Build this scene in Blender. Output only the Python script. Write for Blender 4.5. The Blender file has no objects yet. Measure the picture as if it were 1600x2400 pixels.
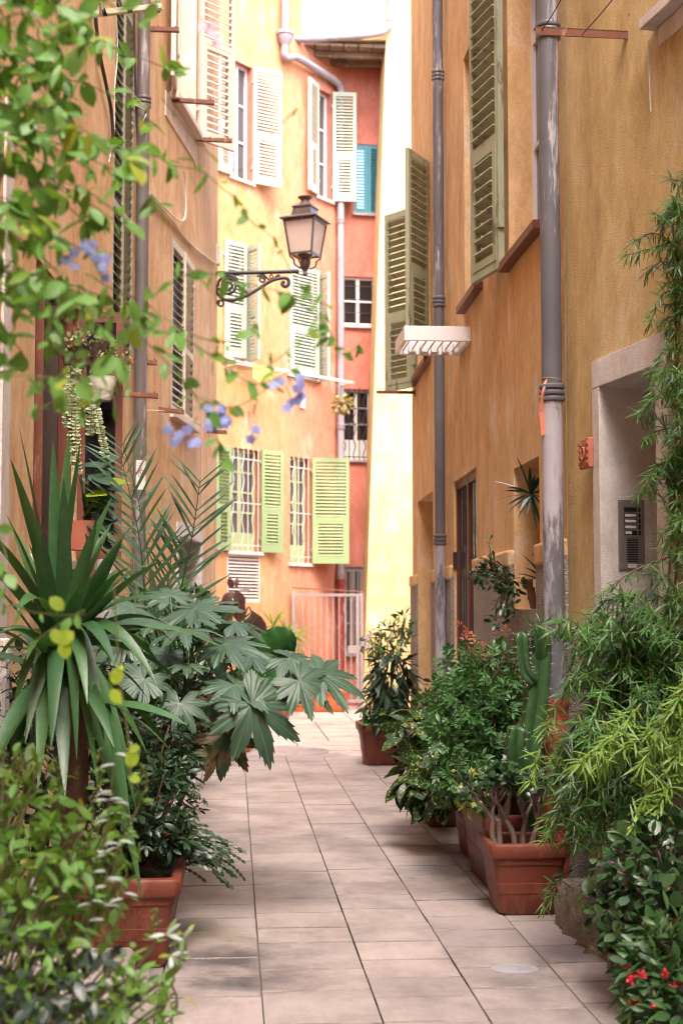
import bpy, math, random
import numpy as np
from mathutils import Vector, Matrix
RN = random.Random(11)
PI = math.pi
rad = math.radians
sc = bpy.context.scene
col = sc.collection
# ------------------------------------------------------------------ camera
YAW, PITCH, FPX, EYE = rad(4.33), rad(4.135), 3333.33, 1.5
cam_d = bpy.data.cameras.new('camera'); cam = bpy.data.objects.new('camera', cam_d); col.objects.link(cam)
cam.location = (0, 0, EYE)
cam.rotation_euler = (PI/2 + PITCH, 0, -YAW)
cam_d.sensor_fit = 'VERTICAL'; cam_d.sensor_height = 36; cam_d.lens = 50
cam_d.clip_start = .05; cam_d.clip_end = 500
cam_d.dof.use_dof = True; cam_d.dof.focus_distance = 7.6; cam_d.dof.aperture_fstop = 3.0
sc.camera = cam
# ------------------------------------------------------------------ light
SUN_AZ, SUN_EL = rad(172), rad(58)          # compass angle the light comes from (0 = +Y), elevation
world = bpy.data.worlds.new('World'); sc.world = world; world.use_nodes = True
wn = world.node_tree.nodes; wl = world.node_tree.links
sky = wn.new('ShaderNodeTexSky'); sky.sky_type = 'NISHITA'; sky.sun_disc = False
sky.sun_elevation = SUN_EL; sky.sun_rotation = SUN_AZ
sky.air_density = 1.0; sky.dust_density = 4.0; sky.ozone_density = .6
bg = wn['Background']; bg.inputs['Strength'].default_value = .15
wl.new(sky.outputs['Color'], bg.inputs['Color'])
sun_d = bpy.data.lights.new('sun', 'SUN'); sun = bpy.data.objects.new('sun', sun_d); col.objects.link(sun)
sun_d.energy = .5; sun_d.angle = rad(24); sun_d.color = (1, .95, .87)
_s = Vector((math.sin(SUN_AZ)*math.cos(SUN_EL), math.cos(SUN_AZ)*math.cos(SUN_EL), math.sin(SUN_EL)))
sun.rotation_euler = _s.to_track_quat('Z', 'Y').to_euler(); sun.location = (0, -5, 25)
sc.view_settings.view_transform = 'Standard'; sc.view_settings.look = 'None'
sc.view_settings.exposure = 2.95; sc.view_settings.gamma = 1
sc.view_settings.use_curve_mapping = False
sc.render.engine = 'CYCLES'
sc.cycles.max_bounces = 8; sc.cycles.diffuse_bounces = 5; sc.cycles.transparent_max_bounces = 8
sc.cycles.use_denoising = True; sc.cycles.filter_width = 1.1
sc.cycles.sample_clamp_indirect = 8
# ------------------------------------------------------------------ photo pixel (1600 x 2400) -> direction
_fw = Vector((math.sin(YAW)*math.cos(PITCH), math.cos(YAW)*math.cos(PITCH), math.sin(PITCH)))
_rt = Vector((math.cos(YAW), -math.sin(YAW), 0)); _up = _rt.cross(_fw)
EYEP = Vector((0, 0, EYE))
def ray(px, py): return _fw + _rt*((px-800)/FPX) + _up*((1200-py)/FPX)
def at(px, py, Y):
    d = ray(px, py); return EYEP + d*(Y/d.y)
def ground(px, py, z=0):
    d = ray(px, py); return EYEP + d*((z-EYE)/d.z)
def uni(a, b): return RN.uniform(a, b)
# ------------------------------------------------------------------ objects
WM = {}
def par(o, parent, Mw):
    WM[o.name] = Mw.copy()
    o.matrix_basis = Mw
    if parent is not None:
        o.parent = parent; o.matrix_parent_inverse = WM[parent.name].inverted()
def link(name, mesh, parent=None, Mw=None):
    o = bpy.data.objects.new(name, mesh); col.objects.link(o)
    par(o, parent, Mw if Mw is not None else Matrix.Identity(4)); return o
def tag(o, label=None, cat=None, group=None, kind=None):
    for k, v in (('label', label), ('category', cat), ('group', group), ('kind', kind)):
        if v: o[k] = v
    return o
def thing(name, label, cat, loc=(0, 0, 0), group=None):
    o = bpy.data.objects.new(name, None); col.objects.link(o); o.empty_display_size = .1
    par(o, None, Matrix.Translation(Vector(loc)))
    return tag(o, label, cat, group)
class MB:
    def __init__(s): s.v = []; s.f = []
    def add(s, vs, fs, M=None):
        n = len(s.v)
        s.v += [tuple(M @ Vector(v)) if M is not None else tuple(v) for v in vs]
        s.f += [tuple(i+n for i in f) for f in fs]; return s
    def quad(s, a, b, c, d): return s.add([a, b, c, d], [(0, 1, 2, 3)])
    def box(s, lo, hi, M=None):
        (a, b, c), (d, e, f) = lo, hi
        return s.add([(a,b,c),(d,b,c),(d,e,c),(a,e,c),(a,b,f),(d,b,f),(d,e,f),(a,e,f)],
                     [(3,2,1,0),(4,5,6,7),(0,1,5,4),(1,2,6,5),(2,3,7,6),(3,0,4,7)], M)
    def tube(s, pts, r, n=8, M=None, cap=True):
        P = [Vector(p) for p in pts]; k = len(P); rs = r if isinstance(r, (list, tuple)) else [r]*k
        t0 = (P[1]-P[0]).normalized(); a = Vector((0, 0, 1)) if abs(t0.z) < .9 else Vector((1, 0, 0))
        nx = t0.cross(a).normalized(); vs = []; fs = []
        for i, p in enumerate(P):
            t = (P[min(i+1, k-1)]-P[max(i-1, 0)])
            t = t.normalized() if t.length > 1e-9 else t0
            nx = (nx - t*nx.dot(t)); nx = nx.normalized() if nx.length > 1e-6 else t.orthogonal().normalized()
            ny = t.cross(nx)
            for j in range(n):
                an = 2*PI*j/n; vs.append(p + nx*(rs[i]*math.cos(an)) + ny*(rs[i]*math.sin(an)))
        for i in range(k-1):
            for j in range(n):
                b = (j+1) % n; fs.append((i*n+j, i*n+b, (i+1)*n+b, (i+1)*n+j))
        if cap: fs.append(tuple(range(n-1, -1, -1))); fs.append(tuple((k-1)*n+j for j in range(n)))
        return s.add(vs, fs, M)
    def lathe(s, prof, n=20, M=None):
        vs = []; fs = []; k = len(prof)
        for (r, z) in prof:
            for j in range(n):
                a = 2*PI*j/n; vs.append((max(r, 1e-4)*math.cos(a), max(r, 1e-4)*math.sin(a), z))
        for i in range(k-1):
            for j in range(n):
                b = (j+1) % n; fs.append((i*n+j, i*n+b, (i+1)*n+b, (i+1)*n+j))
        fs.append(tuple(range(n-1, -1, -1))); fs.append(tuple((k-1)*n+j for j in range(n)))
        return s.add(vs, fs, M)
    def loops(s, L, M=None, cap0=True, cap1=True):
        n = len(L[0]); vs = [p for l in L for p in l]; fs = []
        for i in range(len(L)-1):
            for j in range(n):
                b = (j+1) % n; fs.append((i*n+j, i*n+b, (i+1)*n+b, (i+1)*n+j))
        if cap0: fs.append(tuple(range(n-1, -1, -1)))
        if cap1: fs.append(tuple((len(L)-1)*n+j for j in range(n)))
        return s.add(vs, fs, M)
    def mesh(s, name, mat, smooth=None):
        me = bpy.data.meshes.new(name); me.from_pydata(s.v, [], s.f); me.update()
        if mat: me.materials.append(mat)
        if smooth is not None:
            me.polygons.foreach_set('use_smooth', [True]*len(me.polygons))
            me.set_sharp_from_angle(angle=rad(smooth))
        return me
    def build(s, name, mat, parent=None, smooth=None, bevel=0, M=None):
        o = link(name, s.mesh(name, mat, smooth), parent, M)
        if bevel:
            b = o.modifiers.new('bevel', 'BEVEL'); b.width = bevel; b.segments = 2; b.limit_method = 'ANGLE'; b.angle_limit = rad(50)
        return o
def smooth_path(pts, n=6):
    P = [Vector(p) for p in pts]; out = []
    for i in range(len(P)-1):
        a, b, c, d = P[max(i-1, 0)], P[i], P[i+1], P[min(i+2, len(P)-1)]
        for k in range(n):
            t = k/n
            out.append(.5*((2*b)+(c-a)*t+(2*a-5*b+4*c-d)*t*t+(3*b-a-3*c+d)*t**3))
    out.append(P[-1]); return out
# ------------------------------------------------------------------ materials
class N:
    def __init__(s, name):
        s.m = bpy.data.materials.new(name); s.m.use_nodes = True
        s.t = s.m.node_tree; s.b = s.t.nodes['Principled BSDF']; s.out = s.t.nodes['Material Output']
    def n(s, typ, **kw):
        o = s.t.nodes.new('ShaderNode'+typ)
        for k, v in kw.items():
            if k in o.inputs: o.inputs[k].default_value = v
            else: setattr(o, k, v)
        return o
    def l(s, a, b): s.t.links.new(a, b)
    def noise(s, vec, scale, detail=5, rough=.6, stretch=None, off=(0, 0, 0)):
        if stretch or any(off):
            mp = s.n('Mapping'); mp.inputs['Scale'].default_value = stretch or (1, 1, 1); mp.inputs['Location'].default_value = off
            s.l(vec, mp.inputs['Vector']); vec = mp.outputs['Vector']
        nz = s.n('TexNoise', Scale=scale, Detail=detail, Roughness=rough); s.l(vec, nz.inputs['Vector']); return nz.outputs['Fac']
    def ramp(s, fac, a, b, ca=(0, 0, 0, 1), cb=(1, 1, 1, 1)):
        r = s.n('ValToRGB'); e = r.color_ramp.elements; e[0].position = a; e[1].position = b; e[0].color = ca; e[1].color = cb
        s.l(fac, r.inputs['Fac']); return r.outputs['Color']
    def mix(s, fac, A, B, blend='MIX'):
        m = s.n('Mix', data_type='RGBA', blend_type=blend)
        for sock, v in ((m.inputs[0], fac), (m.inputs[6], A), (m.inputs[7], B)):
            if isinstance(v, (int, float)): sock.default_value = v
            elif isinstance(v, (tuple, list)): sock.default_value = (*v[:3], 1)
            else: s.l(v, sock)
        return m.outputs[2]
    def bump(s, h, strength, dist=.01, nrm=None):
        b = s.n('Bump', Strength=strength, Distance=dist); s.l(h, b.inputs['Height'])
        if nrm: s.l(nrm, b.inputs['Normal'])
        return b.outputs['Normal']
def dim(c, k): return tuple(x*k for x in c[:3])
def plaster(name, c1, c2, c3=None, bump=.35, bscale=110, streak=.5, worn=.25, bdist=.006, dirt=.45, zone=None, grain=.35):
    s = N(name); pos = s.n('NewGeometry').outputs['Position']
    big = s.ramp(s.noise(pos, .9, 4, .6), .35, .68)
    c = s.mix(big, c1, c2)
    if zone:        # a second paint colour with a ragged border along the wall
        sx = s.n('SeparateXYZ'); s.l(pos, sx.inputs[0]); ad = s.n('Math', operation='MULTIPLY_ADD'); s.l(s.noise(pos, 1.1, 5, .6), ad.inputs[0]); ad.inputs[1].default_value = .9; s.l(sx.outputs['X'], ad.inputs[2])
        mr = s.n('MapRange'); mr.inputs['From Min'].default_value = zone[0]+.45; mr.inputs['From Max'].default_value = zone[1]+.45; s.l(ad.outputs[0], mr.inputs['Value']); c = s.mix(mr.outputs['Result'], c, zone[2])
    wob = s.n('VectorMath', operation='MULTIPLY_ADD'); wn_ = s.n('TexNoise', Scale=2.2, Detail=3); s.l(pos, wn_.inputs['Vector']); s.l(wn_.outputs['Color'], wob.inputs[0]); wob.inputs[1].default_value = (.35, .35, .2); s.l(pos, wob.inputs[2])
    st = s.ramp(s.noise(wob.outputs[0], 6, 8, .75, (1, 1, .14)), .47, .68)
    msk = s.ramp(s.noise(pos, 1.4, 5, .65, None, (5, 2, 8)), .38, .62)
    st = s.mix(1, st, msk, 'MULTIPLY')
    c = s.mix(s.mix(streak, (0, 0, 0), st), c, c3 or dim(c2, .72))
    mot = s.noise(pos, 5.5, 9, .78, (1, 1, .55), (3, 3, 3)); c = s.mix(.75, c, s.ramp(mot, .32, .68, (.66, .60, .54, 1), (1.14, 1.16, 1.2, 1)), 'MULTIPLY')
    pat = s.ramp(s.noise(pos, 2.6, 9, .76, (1, 1, .5), (7, 3, 1)), .54, .66)
    c = s.mix(s.mix(worn, (0, 0, 0), pat), c, tuple(min(1, x*.5+.42) for x in c1))
    fine = s.noise(pos, bscale, 4, .7)
    c = s.mix(grain, c, s.ramp(fine, .3, .75, (.55, .55, .55, 1), (1.15, 1.15, 1.15, 1)), 'MULTIPLY')
    # rain grime under sills and low on the wall keeps to streaky patches
    g = s.ramp(s.noise(pos, 3.1, 7, .7, (1, 1, .22), (2, 9, 4)), .53, .74)
    c = s.mix(s.mix(dirt, (0, 0, 0), g), c, dim(c2, .45))
    s.l(c, s.b.inputs['Base Color']); s.b.inputs['Roughness'].default_value = .93
    s.b.inputs['Specular IOR Level'].default_value = .2
    n1 = s.bump(fine, bump, bdist); n2 = s.bump(s.noise(pos, 3.5, 4, .5), .25, .05, n1)
    s.l(n2, s.b.inputs['Normal']); return s.m
def paint(name, c, rough=.5, c2=None, wear=.0, wc=(.35, .3, .24), wscale=14, bump=.1, metal=0, var=.12, spec=.4, stretch=(1, 1, .25), bscale=60):
    s = N(name); tc = s.n('NewGeometry').outputs['Position']
    rnd = s.n('ObjectInfo').outputs['Random']
    big = s.ramp(s.noise(tc, 3, 5, .65), .3, .7)
    cc = s.mix(big, c, c2 or dim(c, .78))
    cc = s.mix(var, cc, s.ramp(rnd, 0, 1, (.3, .3, .3, 1), (1.3, 1.3, 1.3, 1)), 'MULTIPLY')
    if wear:
        w = s.ramp(s.noise(tc, wscale, 8, .75, stretch), .66-wear*.3, .70-wear*.25)
        cc = s.mix(w, cc, wc)
    s.l(cc, s.b.inputs['Base Color']); s.b.inputs['Roughness'].default_value = rough
    s.b.inputs['Metallic'].default_value = metal; s.b.inputs['Specular IOR Level'].default_value = spec
    if bump: s.l(s.bump(s.noise(tc, bscale, 5, .7), bump, .004), s.b.inputs['Normal'])
    return s.m
def leafmat(name, c1, c2, rough=.45, trans=.3, c3=None, c3amt=.0, spec=.5, spots=None, tcol=None, vein=0):
    s = N(name); g = s.n('NewGeometry')
    a = s.n('Math', operation='ADD'); s.l(g.outputs['Random Per Island'], a.inputs[0]); s.l(s.n('ObjectInfo').outputs['Random'], a.inputs[1])
    fr = s.n('Math', operation='FRACT'); s.l(a.outputs[0], fr.inputs[0]); f = fr.outputs[0]
    c = s.mix(f, c1, c2)
    if c3: c = s.mix(s.ramp(f, 1-c3amt-.02, 1-c3amt), c, c3)
    pos = g.outputs['Position']
    c = s.mix(.45, c, s.ramp(s.noise(pos, 30, 4, .6), .3, .7, (.6, .6, .6, 1), (1.25, 1.25, 1.25, 1)), 'MULTIPLY')
    if spots:
        sp = s.ramp(s.noise(pos, spots[1], 3, .6), spots[2], spots[2]+.04); c = s.mix(sp, c, spots[0])
    if vein:
        at_ = s.n('Attribute', attribute_name='vein'); c = s.mix(s.ramp(at_.outputs['Fac'], .35, .95), c, vein)
    s.l(c, s.b.inputs['Base Color']); s.b.inputs['Roughness'].default_value = rough; s.b.inputs['Specular IOR Level'].default_value = spec
    s.l(s.bump(s.noise(pos, 55, 3, .6), .25, .006), s.b.inputs['Normal'])
    tr = s.n('BsdfTranslucent'); tcn = s.mix(1, c, tcol or (1.5, 1.6, .6), 'MULTIPLY'); s.l(tcn, tr.inputs['Color'])
    mx = s.n('MixShader'); mx.inputs[0].default_value = trans
    s.l(s.b.outputs[0], mx.inputs[1]); s.l(tr.outputs[0], mx.inputs[2]); s.l(mx.outputs[0], s.out.inputs['Surface']); return s.m
def pebble(name, c1, c2):
    s = N(name); pos = s.n('NewGeometry').outputs['Position']
    v = s.n('TexVoronoi', Scale=95); s.l(pos, v.inputs['Vector'])
    c = s.mix(s.ramp(s.noise(pos, 60, 4, .8), .35, .65), c1, c2)
    c = s.mix(.6, c, s.ramp(v.outputs['Distance'], .0, .6, (1.3, 1.3, 1.3, 1), (.35, .35, .35, 1)), 'MULTIPLY')
    c = s.mix(.5, c, s.ramp(s.noise(pos, 2, 5, .6), .35, .65, (.55, .55, .55, 1), (1.1, 1.1, 1.1, 1)), 'MULTIPLY')
    s.l(c, s.b.inputs['Base Color']); s.b.inputs['Roughness'].default_value = .95
    iv = s.n('Math', operation='SUBTRACT'); iv.inputs[0].default_value = 1; s.l(v.outputs['Distance'], iv.inputs[1])
    s.l(s.bump(iv.outputs[0], .8, .012), s.b.inputs['Normal']); return s.m
def stone(name, c1, c2, stain=(.09, .08, .08)):
    s = N(name); pos = s.n('NewGeometry').outputs['Position']; rnd = s.n('ObjectInfo').outputs['Random']
    c = s.mix(s.ramp(s.noise(pos, 2.2, 6, .65), .3, .7), c1, c2)
    c = s.mix(.4, c, s.ramp(rnd, 0, 1, (.70, .70, .72, 1), (1.16, 1.1, 1.06, 1)), 'MULTIPLY')
    c = s.mix(.5, c, s.ramp(s.noise(pos, 14, 6, .75, (1, .35, 1)), .3, .7, (.72, .72, .72, 1), (1.15, 1.15, 1.15, 1)), 'MULTIPLY')
    st = s.ramp(s.noise(pos, 1.5, 9, .72, (1, .8, 1), (3.1, 1.7, 0)), 0.46, .66); c = s.mix(s.mix(.75, (0, 0, 0), st), c, dim(c2, .4))
    sp = s.ramp(s.noise(pos, 55, 3, .7, None, (4, 1, 2)), .70, .76); c = s.mix(s.mix(.5, (0, 0, 0), sp), c, dim(c2, .35))
    mo = s.ramp(s.noise(pos, 3.2, 8, .75, None, (1.3, .2, 0)), .62, .73); c = s.mix(s.mix(.6, (0, 0, 0), mo), c, stain)
    # the two dark damp stains and the green growth beside the long planter
    for (x, y, rr, cc, a) in ((-.02, 6.35, .55, (.05, .042, .046), .9), (.07, 5.98, .32, (.045, .04, .045), .9), (-.1, 6.85, .28, (.17, .15, .07), .6), (1.0, 7.9, .7, (.12, .09, .08), .6)):
        dv = s.n('VectorMath', operation='DISTANCE'); s.l(pos, dv.inputs[0]); dv.inputs[1].default_value = (x, y, 0)
        ad = s.n('Math', operation='MULTIPLY_ADD'); s.l(s.noise(pos, 4, 6, .7), ad.inputs[0]); ad.inputs[1].default_value = rr*1.6; s.l(dv.outputs['Value'], ad.inputs[2])
        k = s.ramp(ad.outputs[0], rr*.85, rr*1.55, (a, a, a, 1), (0, 0, 0, 1)); c = s.mix(k, c, cc)
    s.l(c, s.b.inputs['Base Color'])
    s.l(s.ramp(s.noise(pos, 3, 6, .6), .3, .7, (.5, .5, .5, 1), (.78, .78, .78, 1)), s.b.inputs['Roughness']); s.b.inputs['Specular IOR Level'].default_value = .35
    wv = s.noise(pos, 120, 3, .6, (.25, 1, 1))
    n1 = s.bump(wv, .18, .003); s.l(s.bump(s.noise(pos, 6, 5, .6), .25, .012, n1), s.b.inputs['Normal']); return s.m
MAT = dict(
 ochre=plaster('ochre_plaster', (.78, .585, .30), (.73, .51, .225), (.53, .33, .12), bump=1.0, bscale=120, bdist=.012, streak=.8, worn=.4, grain=.65, dirt=.6),
 orange=plaster('orange_plaster', (.80, .56, .315), (.76, .48, .23), (.62, .32, .125), bump=.5, bscale=80, streak=1.0, worn=.8, grain=.45, dirt=.6),
 left=plaster('left_orange_plaster', (.79, .54, .33), (.74, .46, .255), (.61, .32, .15), bump=.8, bscale=110, bdist=.01, streak=1.0, worn=.5, grain=.6, dirt=.55),
 far=plaster('apricot_plaster', (.66, .38, .175), (.63, .31, .14), (.56, .235, .105), bump=.2, streak=.5, worn=.35, dirt=.25, zone=(.2, 1.5, (.64, .255, .165))),
 red=plaster('coral_plaster', (.58, .22, .165), (.51, .175, .13), (.42, .13, .10), bump=.25, streak=.55, worn=.15),
 yellow=plaster('yellow_plaster', (.78, .63, .35), (.76, .57, .27), (.70, .48, .18), bump=.2, streak=.45, worn=.9, dirt=.2),
 white=plaster('white_render', (.78, .72, .70), (.73, .665, .64), (.56, .48, .45), bump=.9, bscale=130, bdist=.01, streak=.35, worn=.1, dirt=.3, grain=.5),
 cream=plaster('cream_render', (.74, .67, .58), (.70, .61, .52), (.6, .48, .38), bump=.2, streak=.3, worn=.1, dirt=.2),
 pebble=pebble('pebbledash', (.40, .33, .28), (.52, .45, .40)),
 pave=stone('paving_stone', (.37, .315, .30), (.295, .245, .235)),
 court=stone('courtyard_stone', (.58, .47, .42), (.5, .39, .34), (.3, .22, .18)),
 block=plaster('step_stone', (.42, .365, .32), (.20, .155, .125), (.06, .045, .037), bump=1, bscale=38, bdist=.03, streak=.9, worn=.5, dirt=.8, grain=.7),
 joint=paint('joint_mortar', (.16, .134, .125), .95, (.21, .177, .166), bump=.3, wear=.55, wc=(.26, .22, .207), wscale=5, stretch=(1, 1, 1)),
 pipe=paint('grey_pipe_paint', (.135, .13, .145), .42, (.10, .096, .11), wear=.35, wc=(.38, .36, .40), wscale=7, stretch=(1, 1, .12), bump=.05, var=0),
 pipe_pale=paint('pale_pipe_zinc', (.34, .30, .33), .5, (.28, .245, .27), wear=.3, wc=(.2, .19, .21), wscale=5, stretch=(1, 1, .15), bump=.05, var=0),
 pipe_lilac=paint('lilac_grey_pipe_paint', (.42, .39, .44), .45, (.33, .31, .35), wear=.55, wc=(.12, .115, .13), wscale=4, stretch=(1, 1, .2), bump=.05, var=0),
 pipe_brown=paint('brown_pipe_paint', (.10, .082, .08), .5, (.13, .105, .105), wear=.3, wc=(.3, .26, .27), wscale=7, stretch=(1, 1, .12), bump=.08, var=0),
 pipe_red=paint('red_iron_pipe', (.27, .042, .03), .5, (.2, .032, .024), wear=.3, wc=(.5, .45, .42), bump=.1, var=0),
 sage=paint('sage_green_paint', (.37, .39, .27), .6, (.31, .33, .22), wear=.35, wc=(.17, .145, .11), wscale=10, bump=.15),
 celadon=paint('pale_celadon_paint', (.42, .45, .35), .6, (.37, .40, .31), wear=.12, wc=(.4, .36, .3), bump=.1),
 ivory=paint('ivory_shutter_paint', (.58, .54, .44), .6, (.52, .48, .39), wear=.1, wc=(.5, .45, .38), bump=.1),
 pinkish=paint('pale_pink_shutter_paint', (.66, .55, .48), .65, (.58, .48, .42), wear=.15, wc=(.42, .34, .29), bump=.1),
 lime=paint('apple_green_paint', (.29, .37, .175), .55, (.26, .335, .155), bump=.05),
 teal=paint('teal_blue_paint', (.07, .25, .31), .5, (.06, .22, .27), bump=.05),
 whitewood=paint('white_window_paint', (.74, .70, .69), .45, (.68, .63, .62), bump=.05, var=.05),
 greenwood=paint('green_window_paint', (.40, .48, .22), .5, (.36, .43, .2), bump=.05),
 rackwhite=paint('white_rack_plastic', (.80, .76, .76), .4, (.76, .71, .71), bump=.03, var=.03),
 wine=paint('wine_brown_wood', (.16, .05, .03), .45, (.12, .035, .025), wear=.2, wc=(.25, .12, .08), bump=.1),
 darkwood=paint('dark_brown_wood', (.055, .03, .022), .5, (.04, .022, .018), wear=.15, wc=(.2, .11, .08), bump=.1),
 woodbeam=paint('weathered_soffit_wood', (.24, .17, .12), .8, (.14, .09, .065), wear=.3, wc=(.38, .31, .25), stretch=(1, .2, 1), bump=.3),
 rust=paint('rusty_iron', (.20, .075, .045), .7, (.13, .045, .03), wear=.3, wc=(.35, .16, .08), bump=.3),
 iron=paint('black_iron', (.035, .032, .038), .5, (.025, .022, .027), wear=.1, wc=(.12, .1, .1), bump=.1, spec=.5),
 greyiron=paint('grey_gate_paint', (.36, .30, .295), .5, (.29, .24, .235), wear=.2, wc=(.2, .1, .08), bump=.05),
 lampmetal=paint('bronze_lamp_metal', (.16, .12, .10), .38, (.11, .085, .075), wear=.2, wc=(.3, .27, .26), bump=.08, metal=.5),
 terra=paint('terracotta_plastic', (.155, .038, .022), .5, (.13, .032, .019), wear=.42, wc=(.20, .066, .042), wscale=8, stretch=(1, 1, .5), bump=.12, bscale=220, var=.2),
 terra_pale=paint('pale_terracotta', (.34, .115, .065), .6, (.29, .095, .055), wear=.15, wc=(.55, .4, .33), stretch=(1, 1, 1), bump=.15, var=.2),
 terra_orange=paint('orange_plastic_pot', (.60, .16, .05), .45, (.54, .14, .04), bump=.03),
 clay=paint('clay_tile', (.44, .15, .09), .75, (.36, .11, .07), wear=.2, wc=(.25, .1, .07), stretch=(1, 1, 1), bump=.4),
 greypot=paint('grey_bucket_plastic', (.30, .29, .31), .5, (.26, .25, .27), bump=.02),
 whitepot=paint('white_pot_plastic', (.72, .70, .57), .45, (.66, .63, .54), bump=.02),
 soil=paint('potting_soil', (.045, .03, .02), .95, (.03, .02, .014), bump=.8, bscale=90),
 bark=paint('brown_bark', (.13, .075, .05), .9, (.08, .045, .03), wear=.3, wc=(.2, .13, .09), stretch=(1, 1, 1), bump=.7, bscale=50),
 twig=paint('green_brown_twig', (.15, .16, .06), .7, (.11, .11, .045), bump=.2),
 redtwig=paint('reddish_twig', (.17, .075, .05), .7, (.11, .05, .035), bump=.2),
 jadewood=paint('jade_wood', (.20, .145, .12), .75, (.14, .10, .085), bump=.4),
 steel=paint('brushed_steel', (.36, .32, .31), .38, (.32, .28, .27), metal=.65, bump=.03, var=0),
 black=paint('black_rubber', (.012, .012, .013), .5, bump=0),
 paperw=paint('white_card', (.72, .68, .68), .6, bump=0),
 orangecard=paint('orange_card', (.85, .26, .13), .55, (.75, .3, .2), wear=.3, wc=(.75, .6, .58), wscale=9, bump=0),
 redink=paint('red_print', (.55, .06, .06), .6, bump=0),
 cable=paint('white_cable', (.62, .54, .47), .5, bump=0), darkcable=paint('black_cable', (.05, .045, .045), .5, bump=0),
 cordgreen=paint('green_cord', (.03, .28, .07), .6, bump=0),
 cloth=paint('yellow_cloth', (.80, .62, .16), .9, (.76, .56, .12), bump=.2),
 brass=paint('brass', (.55, .38, .12), .35, metal=.8, bump=0),
 curtain=paint('lace_curtain', (.55, .50, .48), .9, (.48, .43, .42), bump=.1),
)
def glass(name, c, rough=.06):
    s = N(name); s.b.inputs['Base Color'].default_value = (*c, 1); s.b.inputs['Roughness'].default_value = rough; s.b.inputs['Specular IOR Level'].default_value = .6
    s.l(s.bump(s.noise(s.n('NewGeometry').outputs['Position'], 4, 3, .5), .08, .02), s.b.inputs['Normal']); return s.m
MAT['glass'] = glass('dark_window_glass', (.012, .012, .016)); MAT['glass2'] = glass('grey_window_glass', (.09, .085, .09), .12)
def frosted():
    s = N('frosted_lamp_glass'); s.b.inputs['Base Color'].default_value = (.9, .83, .78, 1); s.b.inputs['Roughness'].default_value = .4
    tr = s.n('BsdfTranslucent'); tr.inputs['Color'].default_value = (1, .93, .88, 1); mx = s.n('MixShader'); mx.inputs[0].default_value = .75
    s.l(s.b.outputs[0], mx.inputs[1]); s.l(tr.outputs[0], mx.inputs[2]); s.l(mx.outputs[0], s.out.inputs['Surface']); return s.m
MAT['frost'] = frosted()
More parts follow.
